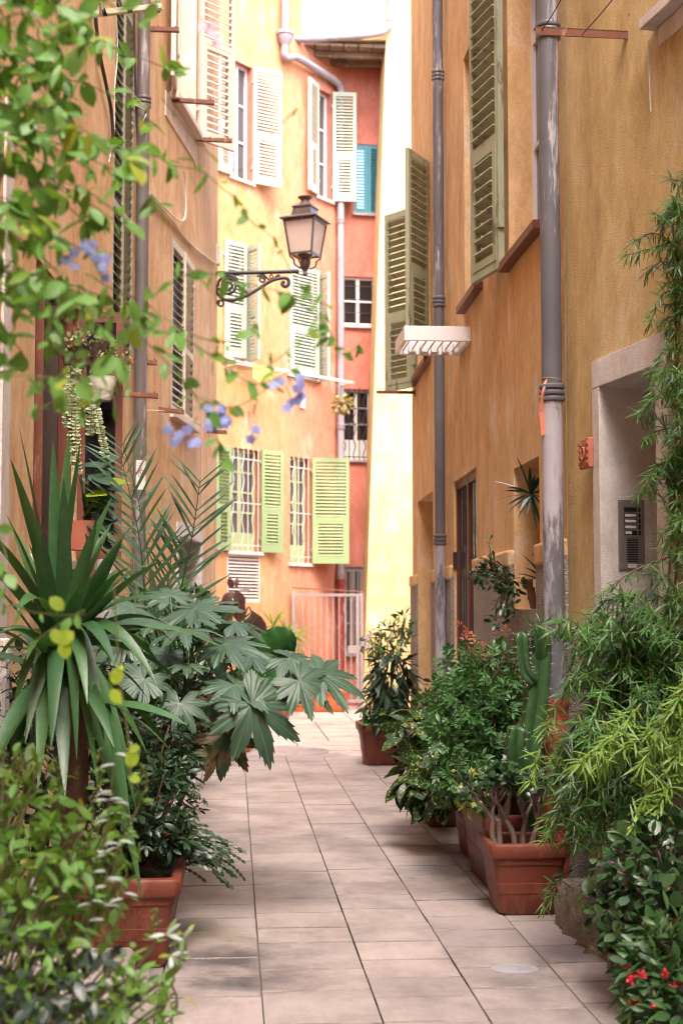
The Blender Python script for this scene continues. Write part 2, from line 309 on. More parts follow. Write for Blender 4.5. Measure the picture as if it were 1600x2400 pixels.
LEAF = dict(
 fatsia=leafmat('fatsia_leaf', (.026, .062, .038), (.036, .08, .046), .52, .08, spec=.6, vein=(.10, .18, .085)),
 oldleaf=leafmat('withered_leaf', (.10, .075, .03), (.16, .075, .03), .6, .2, spots=((.03, .07, .03), 12, .5)),
 yucca=leafmat('yucca_leaf', (0.022, 0.074, 0.022), (0.040, 0.118, 0.028), .46, 0.14, spec=.6),
 palm=leafmat('palm_leaflet', (.016, .055, .018), (.028, .08, .022), .6, 0.13),
 plum=leafmat('plumbago_leaf', (0.102, 0.230, 0.043), (0.153, 0.323, 0.076), .5, 0.36, c3=(.30, .34, .05), c3amt=.04),
 plumdark=leafmat('shrub_leaf', (0.072, 0.151, 0.025), (0.144, 0.245, 0.036), .5, 0.30, c3=(.26, .32, .04), c3amt=.06),
 bluegrey=leafmat('dark_bluish_leaf', (0.019, 0.034, 0.028), (0.031, 0.053, 0.037), .4, 0.10),
 silver=leafmat('silver_leaf', (.33, .38, .38), (.42, .46, .46), .5, .2),
 rusty=leafmat('rust_leaf', (.36, .10, .03), (.42, .17, .05), .6, .3),
 yellowleaf=leafmat('yellow_leaf', (.33, .46, .04), (.26, .40, .04), .5, .45),
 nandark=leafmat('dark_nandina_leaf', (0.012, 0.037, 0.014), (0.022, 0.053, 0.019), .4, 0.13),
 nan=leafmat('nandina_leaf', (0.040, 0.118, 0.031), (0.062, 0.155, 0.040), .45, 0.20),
 nanred=leafmat('red_nandina_leaf', (.38, .09, .05), (.30, .10, .05), .5, .35),
 aucuba=leafmat('spotted_aucuba_leaf', (0.012, 0.040, 0.012), (0.019, 0.053, 0.015), .38, 0.10, spec=.6, spots=((.36, .40, .07), 70, .57)),
 eu=leafmat('variegated_euonymus_leaf', (0.336, 0.352, 0.064), (0.160, 0.208, 0.040), .4, 0.20),
 fern=leafmat('asparagus_fern_leaf', (.034, .110, .014), (.062, .170, .020), .45, 0.21),
 fernbright=leafmat('young_fern_leaf', (0.124, 0.236, 0.028), (0.167, 0.279, 0.037), .45, 0.26),
 ferndark=leafmat('dark_fern_leaf', (.022, .07, .012), (.036, .10, .016), .45, 0.16),  # darker leaf tone, mixed in at random among the shoots
 jade=leafmat('jade_leaf', (0.022, 0.062, 0.019), (0.037, 0.087, 0.025), .36, 0.07, spec=.6),
 jadepale=leafmat('pale_succulent_leaf', (0.176, 0.232, 0.104), (0.256, 0.288, 0.144), .4, 0.12),
 pentas=leafmat('pentas_leaf', (0.028, 0.081, 0.022), (0.046, 0.112, 0.028), .45, 0.16),
 cactus=leafmat('cactus_skin', (0.028, 0.074, 0.025), (0.034, 0.087, 0.028), .45, 0.01),
 xmas=leafmat('christmas_cactus_segment', (0.011, 0.031, 0.012), (0.017, 0.040, 0.015), .4, 0.07),
 oleander=leafmat('narrow_dark_leaf', (0.015, 0.040, 0.022), (0.025, 0.059, 0.028), .4, 0.12),
 banana=leafmat('broad_paddle_leaf', (0.019, 0.081, 0.019), (0.028, 0.105, 0.022), .35, 0.20),
 bronze=leafmat('bronze_leaf', (.075, .03, .022), (.055, .025, .02), .4, .15, tcol=(1.6, .9, .6)),
 spider=leafmat('yellow_green_strap_leaf', (0.176, 0.240, 0.040), (0.240, 0.288, 0.072), .5, 0.28),
 dry=leafmat('dry_flower', (.40, .24, .13), (.33, .18, .10), .8, .3),
 drygreen=leafmat('dry_moss', (.25, .25, .10), (.32, .30, .14), .8, .3),
 bloom=leafmat('pale_blue_petal', (0.270, 0.333, 0.684), (0.360, 0.414, 0.756), .6, 0.40, tcol=(1, 1, 1.2)),
 lilac=leafmat('pale_lilac_petal', (.62, .50, .62), (.66, .56, .68), .6, .4, tcol=(1.1, 1, 1.1)),
 redbloom=leafmat('crimson_petal', (.62, .025, .07), (.52, .02, .05), .5, .25, tcol=(1.2, .5, .6)),
)
# ------------------------------------------------------------------ walls (outward side is left of the travel direction)
class Wall:
    def __init__(s, pts):
        s.P = [Vector((x, y, 0)) for x, y in pts]; s.L = [0]
        for a, b in zip(s.P, s.P[1:]): s.L.append(s.L[-1]+(b-a).length)
    def seg(s, u):
        for i in range(len(s.P)-1):
            if u <= s.L[i+1]+1e-9 or i == len(s.P)-2: return i
    def tn(s, u):
        i = s.seg(u); t = (s.P[i+1]-s.P[i]).normalized(); return t, Vector((-t.y, t.x, 0))
    def p(s, u, z=0, off=0):
        i = s.seg(u); t, n = s.tn(u); q = s.P[i]+t*(u-s.L[i])+n*off; q.z = z; return q
    def hit(s, px, py):
        d = ray(px, py); best = None
        for i in range(len(s.P)-1):
            a, b = s.P[i], s.P[i+1]; e = b-a; den = d.x*e.y-d.y*e.x
            if abs(den) < 1e-9: continue
            t = (a.x*e.y-a.y*e.x)/den; k = (a.x*d.y-a.y*d.x)/den
            lo = -1e-6; hi = 1+1e-6
            if t > 0 and lo <= k <= hi and (best is None or t < best[0]):
                best = (t, s.L[i]+k*e.length, EYE+d.z*t)
        if best is None: raise ValueError('no wall at %s %s' % (px, py))
        return best[1], best[2]
    def M(s, u, z, off=0):
        t, n = s.tn(u); q = s.p(u, z, off)
        return Matrix(((t.x, n.x, 0, q.x), (t.y, n.y, 0, q.y), (0, 0, 1, q.z), (0, 0, 0, 1)))
    def hole(s, pa, pb, top, bot, depth=.2, **kw):
        ym = (top[1]+bot[1])/2 if isinstance(bot, tuple) else top[1]
        us = sorted((s.hit(pa, ym)[0], s.hit(pb, ym)[0]))
        z1 = s.hit(*top)[1]; z0 = s.hit(*bot)[1] if isinstance(bot, tuple) else bot
        return dict(u0=us[0], u1=us[1], z0=z0, z1=z1, d=depth, w=us[1]-us[0], h=z1-z0, **kw)
    def build(s, parent, mat, z0, z1, holes, name='wall'):
        ub = sorted(set([round(x, 5) for x in s.L]+[round(h[k], 5) for h in holes for k in ('u0', 'u1')]))
        zb = sorted(set([z0, z1]+[round(min(max(h[k], z0), z1), 5) for h in holes for k in ('z0', 'z1')]))
        mb = MB()
        for a, b in zip(ub, ub[1:]):
            if b-a < 1e-4: continue
            for c, d in zip(zb, zb[1:]):
                um, zm = (a+b)/2, (c+d)/2
                if any(h['u0'] < um < h['u1'] and h['z0'] < zm < h['z1'] for h in holes): continue
                e = 1e-6
                mb.quad(s.p(a+e, c), s.p(b-e, c), s.p(b-e, d), s.p(a+e, d))
        mb.f = [f[::-1] for f in mb.f]
        o = mb.build(name, mat, parent)
        for h in holes:
            r = MB(); u0, u1, c, d, dp = h['u0'], h['u1'], h['z0'], h['z1'], -h['d']
            r.quad(s.p(u0, c), s.p(u0, c, dp), s.p(u0, d, dp), s.p(u0, d)); r.quad(s.p(u1, c), s.p(u1, d), s.p(u1, d, dp), s.p(u1, c, dp))
            r.quad(s.p(u0, d), s.p(u0, d, dp), s.p(u1, d, dp), s.p(u1, d)); r.quad(s.p(u0, c), s.p(u1, c), s.p(u1, c, dp), s.p(u0, c, dp))
            r.build(h.get('rname', 'window_reveal'), h.get('rm', mat), parent)
            if h.get('back'):
                b = MB(); b.quad(s.p(u0-.02, c-.02, dp), s.p(u1+.02, c-.02, dp), s.p(u1+.02, d+.02, dp), s.p(u0-.02, d+.02, dp))
                b.build('recess_back', h['back'], parent)
        return o
def cornerlip(w, u0, u1, z, h, out, mat, parent, name='ledge'):
    """rounded band along a wall between two u, following its bends"""
    us = [u0]+[x for x in w.L if u0+.02 < x < u1-.02]+[u1]; L = []
    for u in us:
        L.append([w.p(u, z-h, -.01), w.p(u, z-h, out*.7), w.p(u, z-h*.75, out), w.p(u, z-h*.25, out), w.p(u, z, out*.6), w.p(u, z+h*.25, -.01)])
    mb = MB(); mb.loops(L); mb.build(name, mat, parent, smooth=60)
def slab_on(w, u0, u1, z0, z1, out, mat, parent, name, bevel=.004, back=-.01):
    us = [u0]+[x for x in w.L if u0+.02 < x < u1-.02]+[u1]
    mb = MB(); mb.loops([[w.p(u, z0, back), w.p(u, z0, out), w.p(u, z1, out), w.p(u, z1, back)] for u in us])
    return mb.build(name, mat, parent, bevel=bevel)
SL = MB().add([(0, -.5, -.5), (1, -.5, -.5), (1, .5, -.5), (0, .5, -.5), (0, -.5, .5), (1, -.5, .5), (1, .5, .5), (0, .5, .5)],
              [(3, 2, 1, 0), (4, 5, 6, 7), (0, 1, 5, 4), (1, 2, 6, 5), (2, 3, 7, 6), (3, 0, 4, 7)])
SLM = {}
def slatmesh(mat):
    if mat.name not in SLM: SLM[mat.name] = SL.mesh('slat', mat)
    return SLM[mat.name]
def shutter(parent, M, w, h, mat, pitch=.055, mid=.42, tilt=47, stile=.055, rail=.075, inner=True, label=None, th=.04, sw=None, slats=True):
    """louvred leaf: hinge on local x=0, running to x=w, y is its outer face"""
    mb = MB(); zm = h*mid
    mb.box((0, -th/2, 0), (stile, th/2, h)); mb.box((w-stile, -th/2, 0), (w, th/2, h))
    e = .0015
    for a, b in ((0, rail), (zm-rail*.45, zm+rail*.45), (h-rail, h)): mb.box((stile+e-.003, -th/2+e, a+e), (w-stile-e+.003, th/2-e, b-e))
    zones = [(rail, zm-rail*.45, stile), (zm+rail*.45, h-rail, stile)] if mid else [(rail, h-rail, stile)]
    if inner and w > .3:
        ib = stile*.8; a, b = rail, zm-rail*.45; y = th/2+.004
        mb.box((stile-.01, -th/2+.004, a-.012), (stile+ib, y, b+.012)); mb.box((w-stile-ib, -th/2+.004, a-.012), (w-stile+.01, y, b+.012))
        mb.box((stile+ib, -th/2+.004, a-.012), (w-stile-ib, y-.001, a+ib)); mb.box((stile+ib, -th/2+.004, b-ib), (w-stile-ib, y-.001, b+.012))
        zones[0] = (a+ib, b-ib, stile+ib)
    for z in (h*.12, h*.86): mb.box((-.02, -.012, z), (.03, th/2+.006, z+.035))
    o = mb.build('shutter', mat, parent, M=M)
    if label: o['label'] = label
    sm = slatmesh(mat)
    for a, b, st in zones:
        n = max(2, round((b-a)/pitch)); p = (b-a)/n; ww = w-2*st
        for k in range(n):
            s = Matrix.Translation((st-.004, 0, a+p*(k+.5))) @ Matrix.Rotation(rad(tilt+uni(-2, 2)), 4, 'X') @ Matrix.Diagonal((ww+.008, p*(1.0 if p < .07 else .9), .009, 1))
            if slats: link('slat', sm, o, M @ s)
    return o
def leaf_open(w, h, side, ang, ww, parent, mat, off=.03, dz=0, dh=0, **kw):
    """hinge a shutter at one jamb of a hole: side 0 = u0 jamb, 1 = u1 jamb; ang 0 = folded back on the wall, 180 = closed"""
    u = h['u1'] if side else h['u0']
    M = w.M(u, h['z0']+dz, off) @ Matrix.Rotation(rad(ang) if side else rad(180-ang), 4, 'Z')
    if not side: pass
    return shutter(parent, M, ww, h['h']+dh, mat, **kw)
def casement(parent, M, w, h, cols, rows, fm, gm, th=.05, bar=.045, name='window', bottom=0):
    mb = MB(); e = .001
    mb.box((0, -th, 0), (bar, 0, h)); mb.box((w-bar, -th, 0), (w, 0, h)); mb.box((bar-e, -th+e, 0), (w-bar+e, -e, bar)); mb.box((bar-e, -th+e, h-bar), (w-bar+e, -e, h))
    iw = (w-2*bar)/cols; ih = (h-2*bar-bottom)/rows
    for i in range(1, cols): mb.box((bar+iw*i-bar*.6, -th+.003, bar-e), (bar+iw*i+bar*.6, .004, h-bar+e))
    for j in range(1, rows): mb.box((bar-e, -th+.006, bar+bottom+ih*j-.014), (w-bar+e, -.006, bar+bottom+ih*j+.014))
    if bottom: mb.box((bar-e, -th+.005, bar), (w-bar+e, -.008, bar+bottom))
    o = mb.build(name, fm, parent, M=M)
    for i in range(cols):
        for j in range(rows):
            g = MB(); g.box((bar+iw*i+.002, -th*.6, bar+bottom+ih*j+.002), (bar+iw*(i+1)-.002, -th*.5, bar+bottom+ih*(j+1)-.002)); g.build('pane', gm, o, M=M)
    return o
def grille(parent, M, w, h, n, rails, mat, r=.009, wavy=False, name='window_bars'):
    o = None
    for z in rails:
        mb = MB(); mb.box((-.04, -.006, z*h-.008), (w+.04, .006, z*h+.008))
        q = mb.build(name if o is None else 'cross_bar', mat, o or parent, M=M); o = o or q
    for i in range(n):
        x = w*(i+.5)/n; mb = MB()
        if wavy and i % 2: pts = [(x+.022*math.sin(k*.9), 0, h*k/28) for k in range(29)]
        else: pts = [(x, 0, -.03), (x, 0, h+.03)]
        mb.tube(pts, r, 5); mb.build('bar', mat, o, M=M, smooth=60)
def roofslab(poly, z0, z1, mat, parent, name='roof'):
    mb = MB(); n = len(poly)
    mb.add([(x, y, z0) for x, y in poly]+[(x, y, z1) for x, y in poly], [tuple(range(n-1, -1, -1)), tuple(range(n, 2*n))]+[(i, (i+1) % n, n+(i+1) % n, n+i) for i in range(n)])
    return mb.build(name, mat, parent)
def opath(mb, pts, r, n=8, sm=5): mb.tube(smooth_path(pts, sm), r, n); return mb
# ------------------------------------------------------------------ ground and paving
g = MB(); g.quad((-60, -40, -.03), (60, -40, -.03), (60, 90, -.03), (-60, 90, -.03)); tag(g.build('ground', MAT['joint']), kind='structure')
pv = bpy.data.objects.new('paving', None); col.objects.link(pv); par(pv, None, Matrix.Identity(4)); tag(pv, kind='structure')
st = MB(); c_ = .006
st.add([(-.5, -.5, -1), (.5, -.5, -1), (.5, .5, -1), (-.5, .5, -1), (-.5, -.5, -.12), (.5, -.5, -.12), (.5, .5, -.12), (-.5, .5, -.12), (-.495, -.486, 0), (.495, -.486, 0), (.495, .486, 0), (-.495, .486, 0)],
       [(0, 1, 5, 4), (1, 2, 6, 5), (2, 3, 7, 6), (3, 0, 4, 7), (4, 5, 9, 8), (5, 6, 10, 9), (6, 7, 11, 10), (7, 4, 8, 11), (8, 9, 10, 11)])
stm = st.mesh('paving_stone', MAT['pave']); stm.materials.append(MAT['joint'])
for p_ in stm.polygons: p_.material_index = 1 if p_.index < 8 else 0
def edged(o):
    o.data.materials.append(MAT['joint']); o.data.polygons.foreach_set('material_index', [1 if i % 9 < 8 else 0 for i in range(len(o.data.polygons))]); return o
XS = [-1.1, -.69, -.285, .12, .56, .957, 1.356, 1.75, 2.15]
rest = MB(); slabs = 0
for i in range(len(XS)-1):
    y = 3.6+uni(0, .25); wx = XS[i+1]-XS[i]-.0045
    while y < 15.2:
        ly = uni(.30, .37) if RN.random() < .75 else uni(.38, .52)
        M = Matrix.Translation((XS[i]+.00225+wx/2+uni(-.001, .001), y+ly/2, uni(-.0025, .0015))) @ Matrix.Rotation(uni(-.006, .006), 4, 'X') @ Matrix.Rotation(uni(-.004, .004), 4, 'Y') @ Matrix.Diagonal((wx, ly-.010, .028, 1))
        if 4.6 < y < 13.2 and slabs < 300: link('paving_stone', stm, pv, M); slabs += 1
        else: rest.add(st.v, st.f, M)
        y += ly
tag(edged(rest.build('paving_stones', MAT['pave'], pv)), kind='stuff')
cy = MB()
for yy in np.arange(15.25, 23.6, .62):
    for xx in np.arange(-4, 5.5, .95):
        o_ = uni(-.2, .2); M = Matrix.Translation((xx+.47+(.4 if int(yy*10) % 2 else 0), yy+.31, uni(-.002, .001))) @ Matrix.Diagonal((.942, .612, .028, 1))
        cy.add(st.v, st.f, M)
tag(edged(cy.build('courtyard_slabs', MAT['court'], pv)), kind='stuff')
sk = MB(); sk.box((-6, -8, -.02), (6, 3.6, -.002)); sk.build('paving_behind', MAT['pave'], pv)
# ------------------------------------------------------------------ right: ochre house
WR1 = Wall([(2.7, -8), (2.45, 2), (2.16, 5.0), (2.01, 6.2), (1.87, 7.05), (1.82, 7.66)])
R1 = thing('ochre_house', 'ochre roughcast house with white door surround beside the asparagus fern', 'house', (2.6, 5, 0))
hd = WR1.hole(1416, 1548, (1416, 907), .24, .34, rm=MAT['white'], rname='door_reveal')
WR1.build(R1, MAT['ochre'], 0, 13, [hd])
slab_on(WR1, 0, hd['u0'], -.02, 1.43, .03, MAT['pebble'], R1, 'plinth'); slab_on(WR1, hd['u1'], WR1.L[-1]-.002, -.02, 1.43, .03, MAT['pebble'], R1, 'plinth')
slab_on(WR1, hd['u0']-.12, hd['u0']-.001, 1.40, hd['z1'], .034, MAT['white'], R1, 'door_surround')
slab_on(WR1, hd['u1']+.001, hd['u1']+.10, 1.40, hd['z1'], .034, MAT['white'], R1, 'door_surround')
slab_on(WR1, hd['u0']-.12, hd['u1']+.10, hd['z1']+.001, hd['z1']+.145, .034, MAT['white'], R1, 'door_lintel')
dM = WR1.M(hd['u0'], hd['z0'], -.30)
mb = MB(); mb.box((0, -.05, 0), (hd['w'], 0, hd['h'])); dr = mb.build('door', MAT['darkwood'], R1, M=dM)
for x0, x1 in ((.06, hd['w']/2-.03), (hd['w']/2+.03, hd['w']-.06)):
    for z0, z1 in ((.15, .9), (1.05, hd['h']-.12)):
        mb = MB(); mb.box((x0, -.002, z0), (x1, .012, z1)); mb.build('door_panel', MAT['darkwood'], dr, bevel=.008, M=dM)
slab_on(WR1, WR1.hit(1590, 30)[0]-.9, WR1.hit(1532, 20)[0], WR1.hit(1560, 50)[1], WR1.hit(1560, 25)[1], .08, MAT['white'], R1, 'window_sill')
slab_on(WR1, WR1.hit(1590, 60)[0]-.8, WR1.hit(1545, 60)[0], WR1.hit(1545, 110)[1]-.0, WR1.hit(1560, 52)[1], .012, MAT['white'], R1, 'sill_apron')
roofslab([(2.6, -8), (2.35, 2), (2.06, 5.0), (1.80, 7.05), (1.75, 7.66), (6, 7.66), (6, -8)], 13, 13.2, MAT['clay'], R1)
# intercom on the far jamb of the doorway
jd = WR1.tn(hd['u1'])
c0 = WR1.p(hd['u1'], 0, 0); inw = -jd[1]; face = -jd[0]          # jamb runs inward, faces back along the wall
def onjamb(px, py):
    d = ray(px, py); t = (c0-EYEP).dot(face)/d.dot(face); q = EYEP+d*t; return (q-c0).dot(inw), q.z
a0, zt = onjamb(1446, 1171); a1, zb = onjamb(1509, 1336)
IC = thing('intercom', 'steel door intercom panel with five name buttons and a speaker grille', 'intercom', c0+inw*a0+Vector((0, 0, zb)))
Mi = Matrix(((inw.x, face.x, 0, 0), (inw.y, face.y, 0, 0), (0, 0, 1, 0), (0, 0, 0, 1))); q = c0+inw*a0+Vector((0, 0, zb)); Mi.translation = q
iw, ih = a1-a0, zt-zb
mb = MB(); mb.box((0, -.004, 0), (iw, .008, ih)); mb.build('face_plate', MAT['steel'], IC, bevel=.002, M=Mi)
for k in range(5):
    z = ih*(.86-.083*k)
    mb = MB(); mb.box((iw*.22, .0085, z-ih*.03), (iw*.70, .0105, z+ih*.03)); nm = mb.build('name_frame', MAT['black'], IC, M=Mi)
    if k not in (0,):
        mb = MB(); mb.box((iw*.25, .0107, z-ih*.02), (iw*(.67 if k < 4 else .5), .0112, z+ih*.02)); mb.build('name_card', MAT['paperw'], nm, M=Mi)
    mb = MB(); mb.box((iw*.76, .0085, z-ih*.03), (iw*.84, .0125, z+ih*.03)); mb.build('button', MAT['black'], IC, bevel=.001, M=Mi)
for k in range(14):
    z = ih*(.44-.0245*k); mb = MB(); mb.box((iw*.31, .0085, z-ih*.008), (iw*.74, .0092, z+ih*.006)); mb.build('speaker_slot', MAT['black'], IC, M=Mi)
mb = MB(); mb.box((iw*.34, .0085, ih*.03), (iw*.68, .010, ih*.085)); mb.build('lens_cover', MAT['paperw'], IC, M=Mi)
for x, z in ((.13, .95), (.86, .95), (.13, .05), (.86, .05)):
    mb = MB(); mb.lathe([(.004, 0), (.004, .002), (.002, .003)], 8, Mi @ Matrix.Translation((iw*x, .008, ih*z)) @ Matrix.Rotation(-PI/2, 4, 'X')); mb.build('screw', MAT['greyiron'], IC)
# clay number tile
u, z1 = WR1.hit(1397, 1028); z0 = WR1.hit(1397, 1098)[1]
NT = thing('number_tile', 'small square clay house number tile with raised ridges', 'house number', WR1.p(u, z0, .035))
tM = WR1.M(u-.055, z0, .034); ths = z1-z0; tw = .15
mb = MB(); mb.box((0, 0, 0), (tw, .03, ths)); mb.build('tile', MAT['clay'], NT, bevel=.006, M=tM)
for k in range(4):
    for x in (0.004, tw*.72):
        mb = MB(); zz = ths*(.12+.22*k); mb.box((x, .03, zz), (x+tw*.24, .037, zz+ths*.12)); mb.build('ridge', MAT['clay'], NT, bevel=.003, M=tM)
mb = MB(); mb.tube([(tw*.5+tw*.15*math.cos(a), .033, ths*.5+ths*.2*math.sin(a)) for a in np.linspace(0, 2*PI, 22)], .006, 6); mb.build('numeral', MAT['clay'], NT, smooth=60, M=tM)
# ------------------------------------------------------------------ right: orange house
WR2 = Wall([(1.82, 7.662), (1.81, 9), (1.83, 11), (1.87, 13), (1.93, 15.3), (5, 15.9)])
R2 = thing('orange_house', 'weathered orange plaster house with sage shutters and a pebbledash base', 'house', (2.6, 11, 0))
hW1 = WR2.hole(1189, 1268, (1268, -260), (1189, 622), .21); hW1['z1'] = hW1['z0']+2.25; hW1['h'] = 2.25
hW2 = WR2.hole(1087, 1127, (1127, 32), (1087, 722), .2)
hW3 = WR2.hole(977, 1007, (1007, 375), (1007, 838), .2)
hD = WR2.hole(1062, 1115, (1090, 1110), 0.0, .12, rname='door_reveal')
hN = WR2.hole(1204, 1264, (1235, 1082), (1235, 1428), .38, rname='niche_reveal', back=MAT['orange'])
hA = WR2.hole(978, 1014, (1000, 1160), 0.0, .5, back=MAT['orange'], rname='alcove_reveal')
WR2.build(R2, MAT['orange'], 0, 12.6, [hW1, hW2, hW3, hD, hN, hA])
ZL = 1.86
def plinth_run(u0, u1):
    slab_on(WR2, u0, u1, -.02, ZL-.03, .028, MAT['pebble'], R2, 'plinth'); slab_on(WR2, u0, u1, ZL-.06+uni(-.015, .015), ZL+.06, .042, MAT['orange'], R2, 'ledge', bevel=.018)
edges = sorted([(hN['u0'], hN['u1']), (hD['u0'], hD['u1']), (hA['u0'], hA['u1'])]); ucur = 0.002
for a, b in edges: plinth_run(ucur, a-.002); ucur = b+.002
plinth_run(ucur, WR2.L[4])
slab_on(WR2, hN['u0'], hN['u1'], -.02, hN['z0'], .03, MAT['pebble'], R2, 'plinth')
roofslab([(1.74, 7.67), (1.74, 11), (1.8, 13), (1.85, 15.35), (6, 15.9), (6, 7.67)], 12.6, 12.8, MAT['clay'], R2)
for h, zb_, n_ in ((hW1, -.06, 'window_sill'), (hW2, -.06, 'window_sill'), (hW3, -.06, 'window_sill')):
    slab_on(WR2, h['u0']-.04, h['u1']+.04, h['z0']-.055, h['z0'], .07, MAT['wine'], R2, n_)
    bM = WR2.M(h['u0'], h['z0'], -h['d']+.05); casement(R2, bM, h['w'], h['h'], 2, 3, MAT['whitewood'], MAT['glass'])
leaf_open(WR2, hW1, 1, 13, .50, R2, MAT['sage'], off=.05, dz=-.03, pitch=.085, tilt=22, label='tall chipped sage green shutter of the upper window beside the thick drainpipe', mid=.40)
leaf_open(WR2, hW3, 0, 30, .46, R2, MAT['sage'], off=.03, pitch=.07, tilt=30, label='sage green shutter standing open above the white rack', dh=0)
leaf_open(WR2, hW3, 1, 36, .46, R2, MAT['sage'], off=.03, pitch=.07, dz=-.1)
# glazed wine door
dM = WR2.M(hD['u0'], .02, -.03); w_ = hD['w']; h_ = hD['h']-.03
mb = MB(); e = .001
for a, b in ((0, .05), (w_/2-.035, w_/2-.003), (w_/2+.003, w_/2+.035), (w_-.05, w_)): mb.box((a, -.05, 0), (b, 0, h_))
for z in (0, h_*.44, h_-.06):
    for a, b in ((.05, w_/2-.035), (w_/2+.035, w_-.05)): mb.box((a-e, -.048, z), (b+e, -.002, z+(.06 if z else .12)))
do = mb.build('door', MAT['wine'], R2, M=dM)
for a, b in ((.05, w_/2-.035), (w_/2+.035, w_-.05)):
    for c, d in ((.12, h_*.44), (h_*.44+.06, h_-.06)):
        mb = MB(); mb.box((a, -.03, c), (b, -.02, d)); mb.build('pane', MAT['glass'], do, M=dM)
        for k in range(3):
            mb = MB(); x = a+(b-a)*(k+1)/4; mb.box((x-.006, -.012, c), (x+.006, -.004, d)); mb.build('bar', MAT['iron'], do, M=dM)
mb = MB(); mb.box((w_/2-.02, .002, h_*.40), (w_/2+.02, .02, h_*.44)); mb.build('padlock', MAT['brass'], do, M=dM)
for x, z in ((-.005, .72), (w_-.02, .72), (-.005, .2)):
    mb = MB(); mb.box((x, -.01, h_*z), (x+.03, .03, h_*z+.14)); mb.build('hinge', MAT['iron'], do, M=dM)
# small iron handles and hooks on the shutters/wall
for (px, py) in ((1128, 445), (918, 660)):
    q = at(px, py, 9.9 if px > 1000 else 14.2)
    mb = MB(); opath(mb, [q+Vector((.05, 0, .05)), q+Vector((0, 0, .05)), q+Vector((-.01, 0, 0)), q+Vector((0, 0, -.05)), q+Vector((.05, 0, -.05))], .005, 5); mb.build('shutter_handle', MAT['rust'], R2, smooth=60)
# ------------------------------------------------------------------ left: orange house
WL = Wall([(-6, 16.9), (-.2, 16), (-.45, 14), (-.85, 11.7), (-1.05, 10), (-1.15, 8.5), (-1.22, 7), (-1.3, 3), (-1.4, -8)])
L1 = thing('left_orange_house', 'orange plaster house behind the yucca and palm with narrow shuttered windows', 'house', (-1.6, 11, 0))
lA = WL.hole(403, 455, (405, 556), (412, 971), .12, back=MAT['darkwood'])  # dark back panel stands in for the unlit room between the slats
lB = WL.hole(406, 462, (411, -380), (411, 236), .2, rm=MAT['cream'])
lC = WL.hole(266, 312, (266, -60), (266, 850), .12, back=MAT['darkwood'])  # back coloured dark so the slat gaps read as shade
lD = WL.hole(230, 263, (240, 985), 0.0, .22, rm=MAT['white'], rname='door_reveal', back=MAT['darkwood'])
lE = WL.hole(418, 470, (440, 1262), 0.0, .3, rm=MAT['white'], rname='door_reveal', back=MAT['darkwood'])
lF = WL.hole(80, 186, (130, 655), (186, 1322), .16)
WL.build(L1, MAT['left'], 0, 11.5, [lA, lB, lC, lD, lE, lF])
roofslab([(-6, 17), (-.15, 16.1), (-.4, 14), (-.8, 11.7), (-1.0, 10), (-1.1, 8.5), (-1.2, 7), (-1.3, -8), (-6, -8)], 11.5, 11.7, MAT['clay'], L1)
for h, nm in ((lA, MAT['ivory']), (lC, MAT['celadon'])):
    ww = h['w']/2-.004
    for sd in (0, 1): leaf_open(WL, h, sd, 180, ww, L1, nm, off=-.02, pitch=.075, stile=.045, inner=False)
casement(L1, WL.M(lB['u0'], lB['z0'], -.16), lB['w'], lB['h'], 2, 3, MAT['ivory'], MAT['glass2'])
leaf_open(WL, lB, 0, 38, .5, L1, MAT['pinkish'], off=.03, pitch=.07, label='pale pink shutter propped open above the iron laundry bars', dz=-.02)
leaf_open(WL, lB, 1, 10, .5, L1, MAT['pinkish'], off=.03, pitch=.07)
slab_on(WL, lB['u0']-.1, lB['u1']+.1, lB['z0']-.06, lB['z0'], .09, MAT['pinkish'], L1, 'window_sill')
slab_on(WL, lB['u0']-.06, lB['u1']+.3, lB['z0']-.30, lB['z0']-.061, .012, MAT['cream'], L1, 'sill_apron')
slab_on(WL, lA['u0']-.05, lA['u1']+.05, lA['z0']-.06, lA['z0'], .06, MAT['pinkish'], L1, 'window_sill')
for h in (lD, lE):
    for a, b in ((h['u0']-.09, h['u0']-.001), (h['u1']+.001, h['u1']+.09)): slab_on(WL, a, b, 0, h['z1'], .012, MAT['white'], L1, 'door_surround')
    slab_on(WL, h['u0']-.09, h['u1']+.09, h['z1']+.001, h['z1']+.13, .012, MAT['white'], L1, 'door_lintel')
fM = WL.M(lF['u0'], lF['z0'], -.10)
casement(L1, fM, lF['w'], lF['h'], 4, 1, MAT['darkwood'], MAT['glass'], bar=.06)
for k in range(3):
    mb = MB(); x = lF['w']*(k+.6)/3.2; mb.box((x, -.02, .02), (x+.03, .10, lF['h']-.02)); mb.build('mullion', MAT['wine'] if k != 1 else MAT['darkwood'], L1, M=fM)
slab_on(WL, lF['u0']-.05, lF['u1']+.05, lF['z0']-.06, lF['z0'], .08, MAT['white'], L1, 'window_sill')
mb = MB(); mb.box((0, .0, 0), (.035, .05, lF['h']-.05)); mb.box((0, .25, 0), (.035, .30, lF['h']-.05)); mb.box((.002, .05, 0), (.033, .25, .07)); mb.box((.002, .05, lF['h']-.12), (.033, .25, lF['h']-.05)); oM = WL.M(lF['u0']+.03, lF['z0']+.03, 0) @ Matrix.Rotation(.12, 4, 'Z'); oc_ = mb.build('open_casement', MAT['wine'], L1, M=oM)
mb = MB(); mb.box((.012, .05, .07), (.02, .25, lF['h']-.12)); mb.build('pane', MAT['glass'], oc_, M=oM)
for px in (18,):
    u = WL.hit(px, 1000)[0]; slab_on(WL, u, u+.2, 0, 4.2, .015, MAT['white'], L1, 'door_surround')
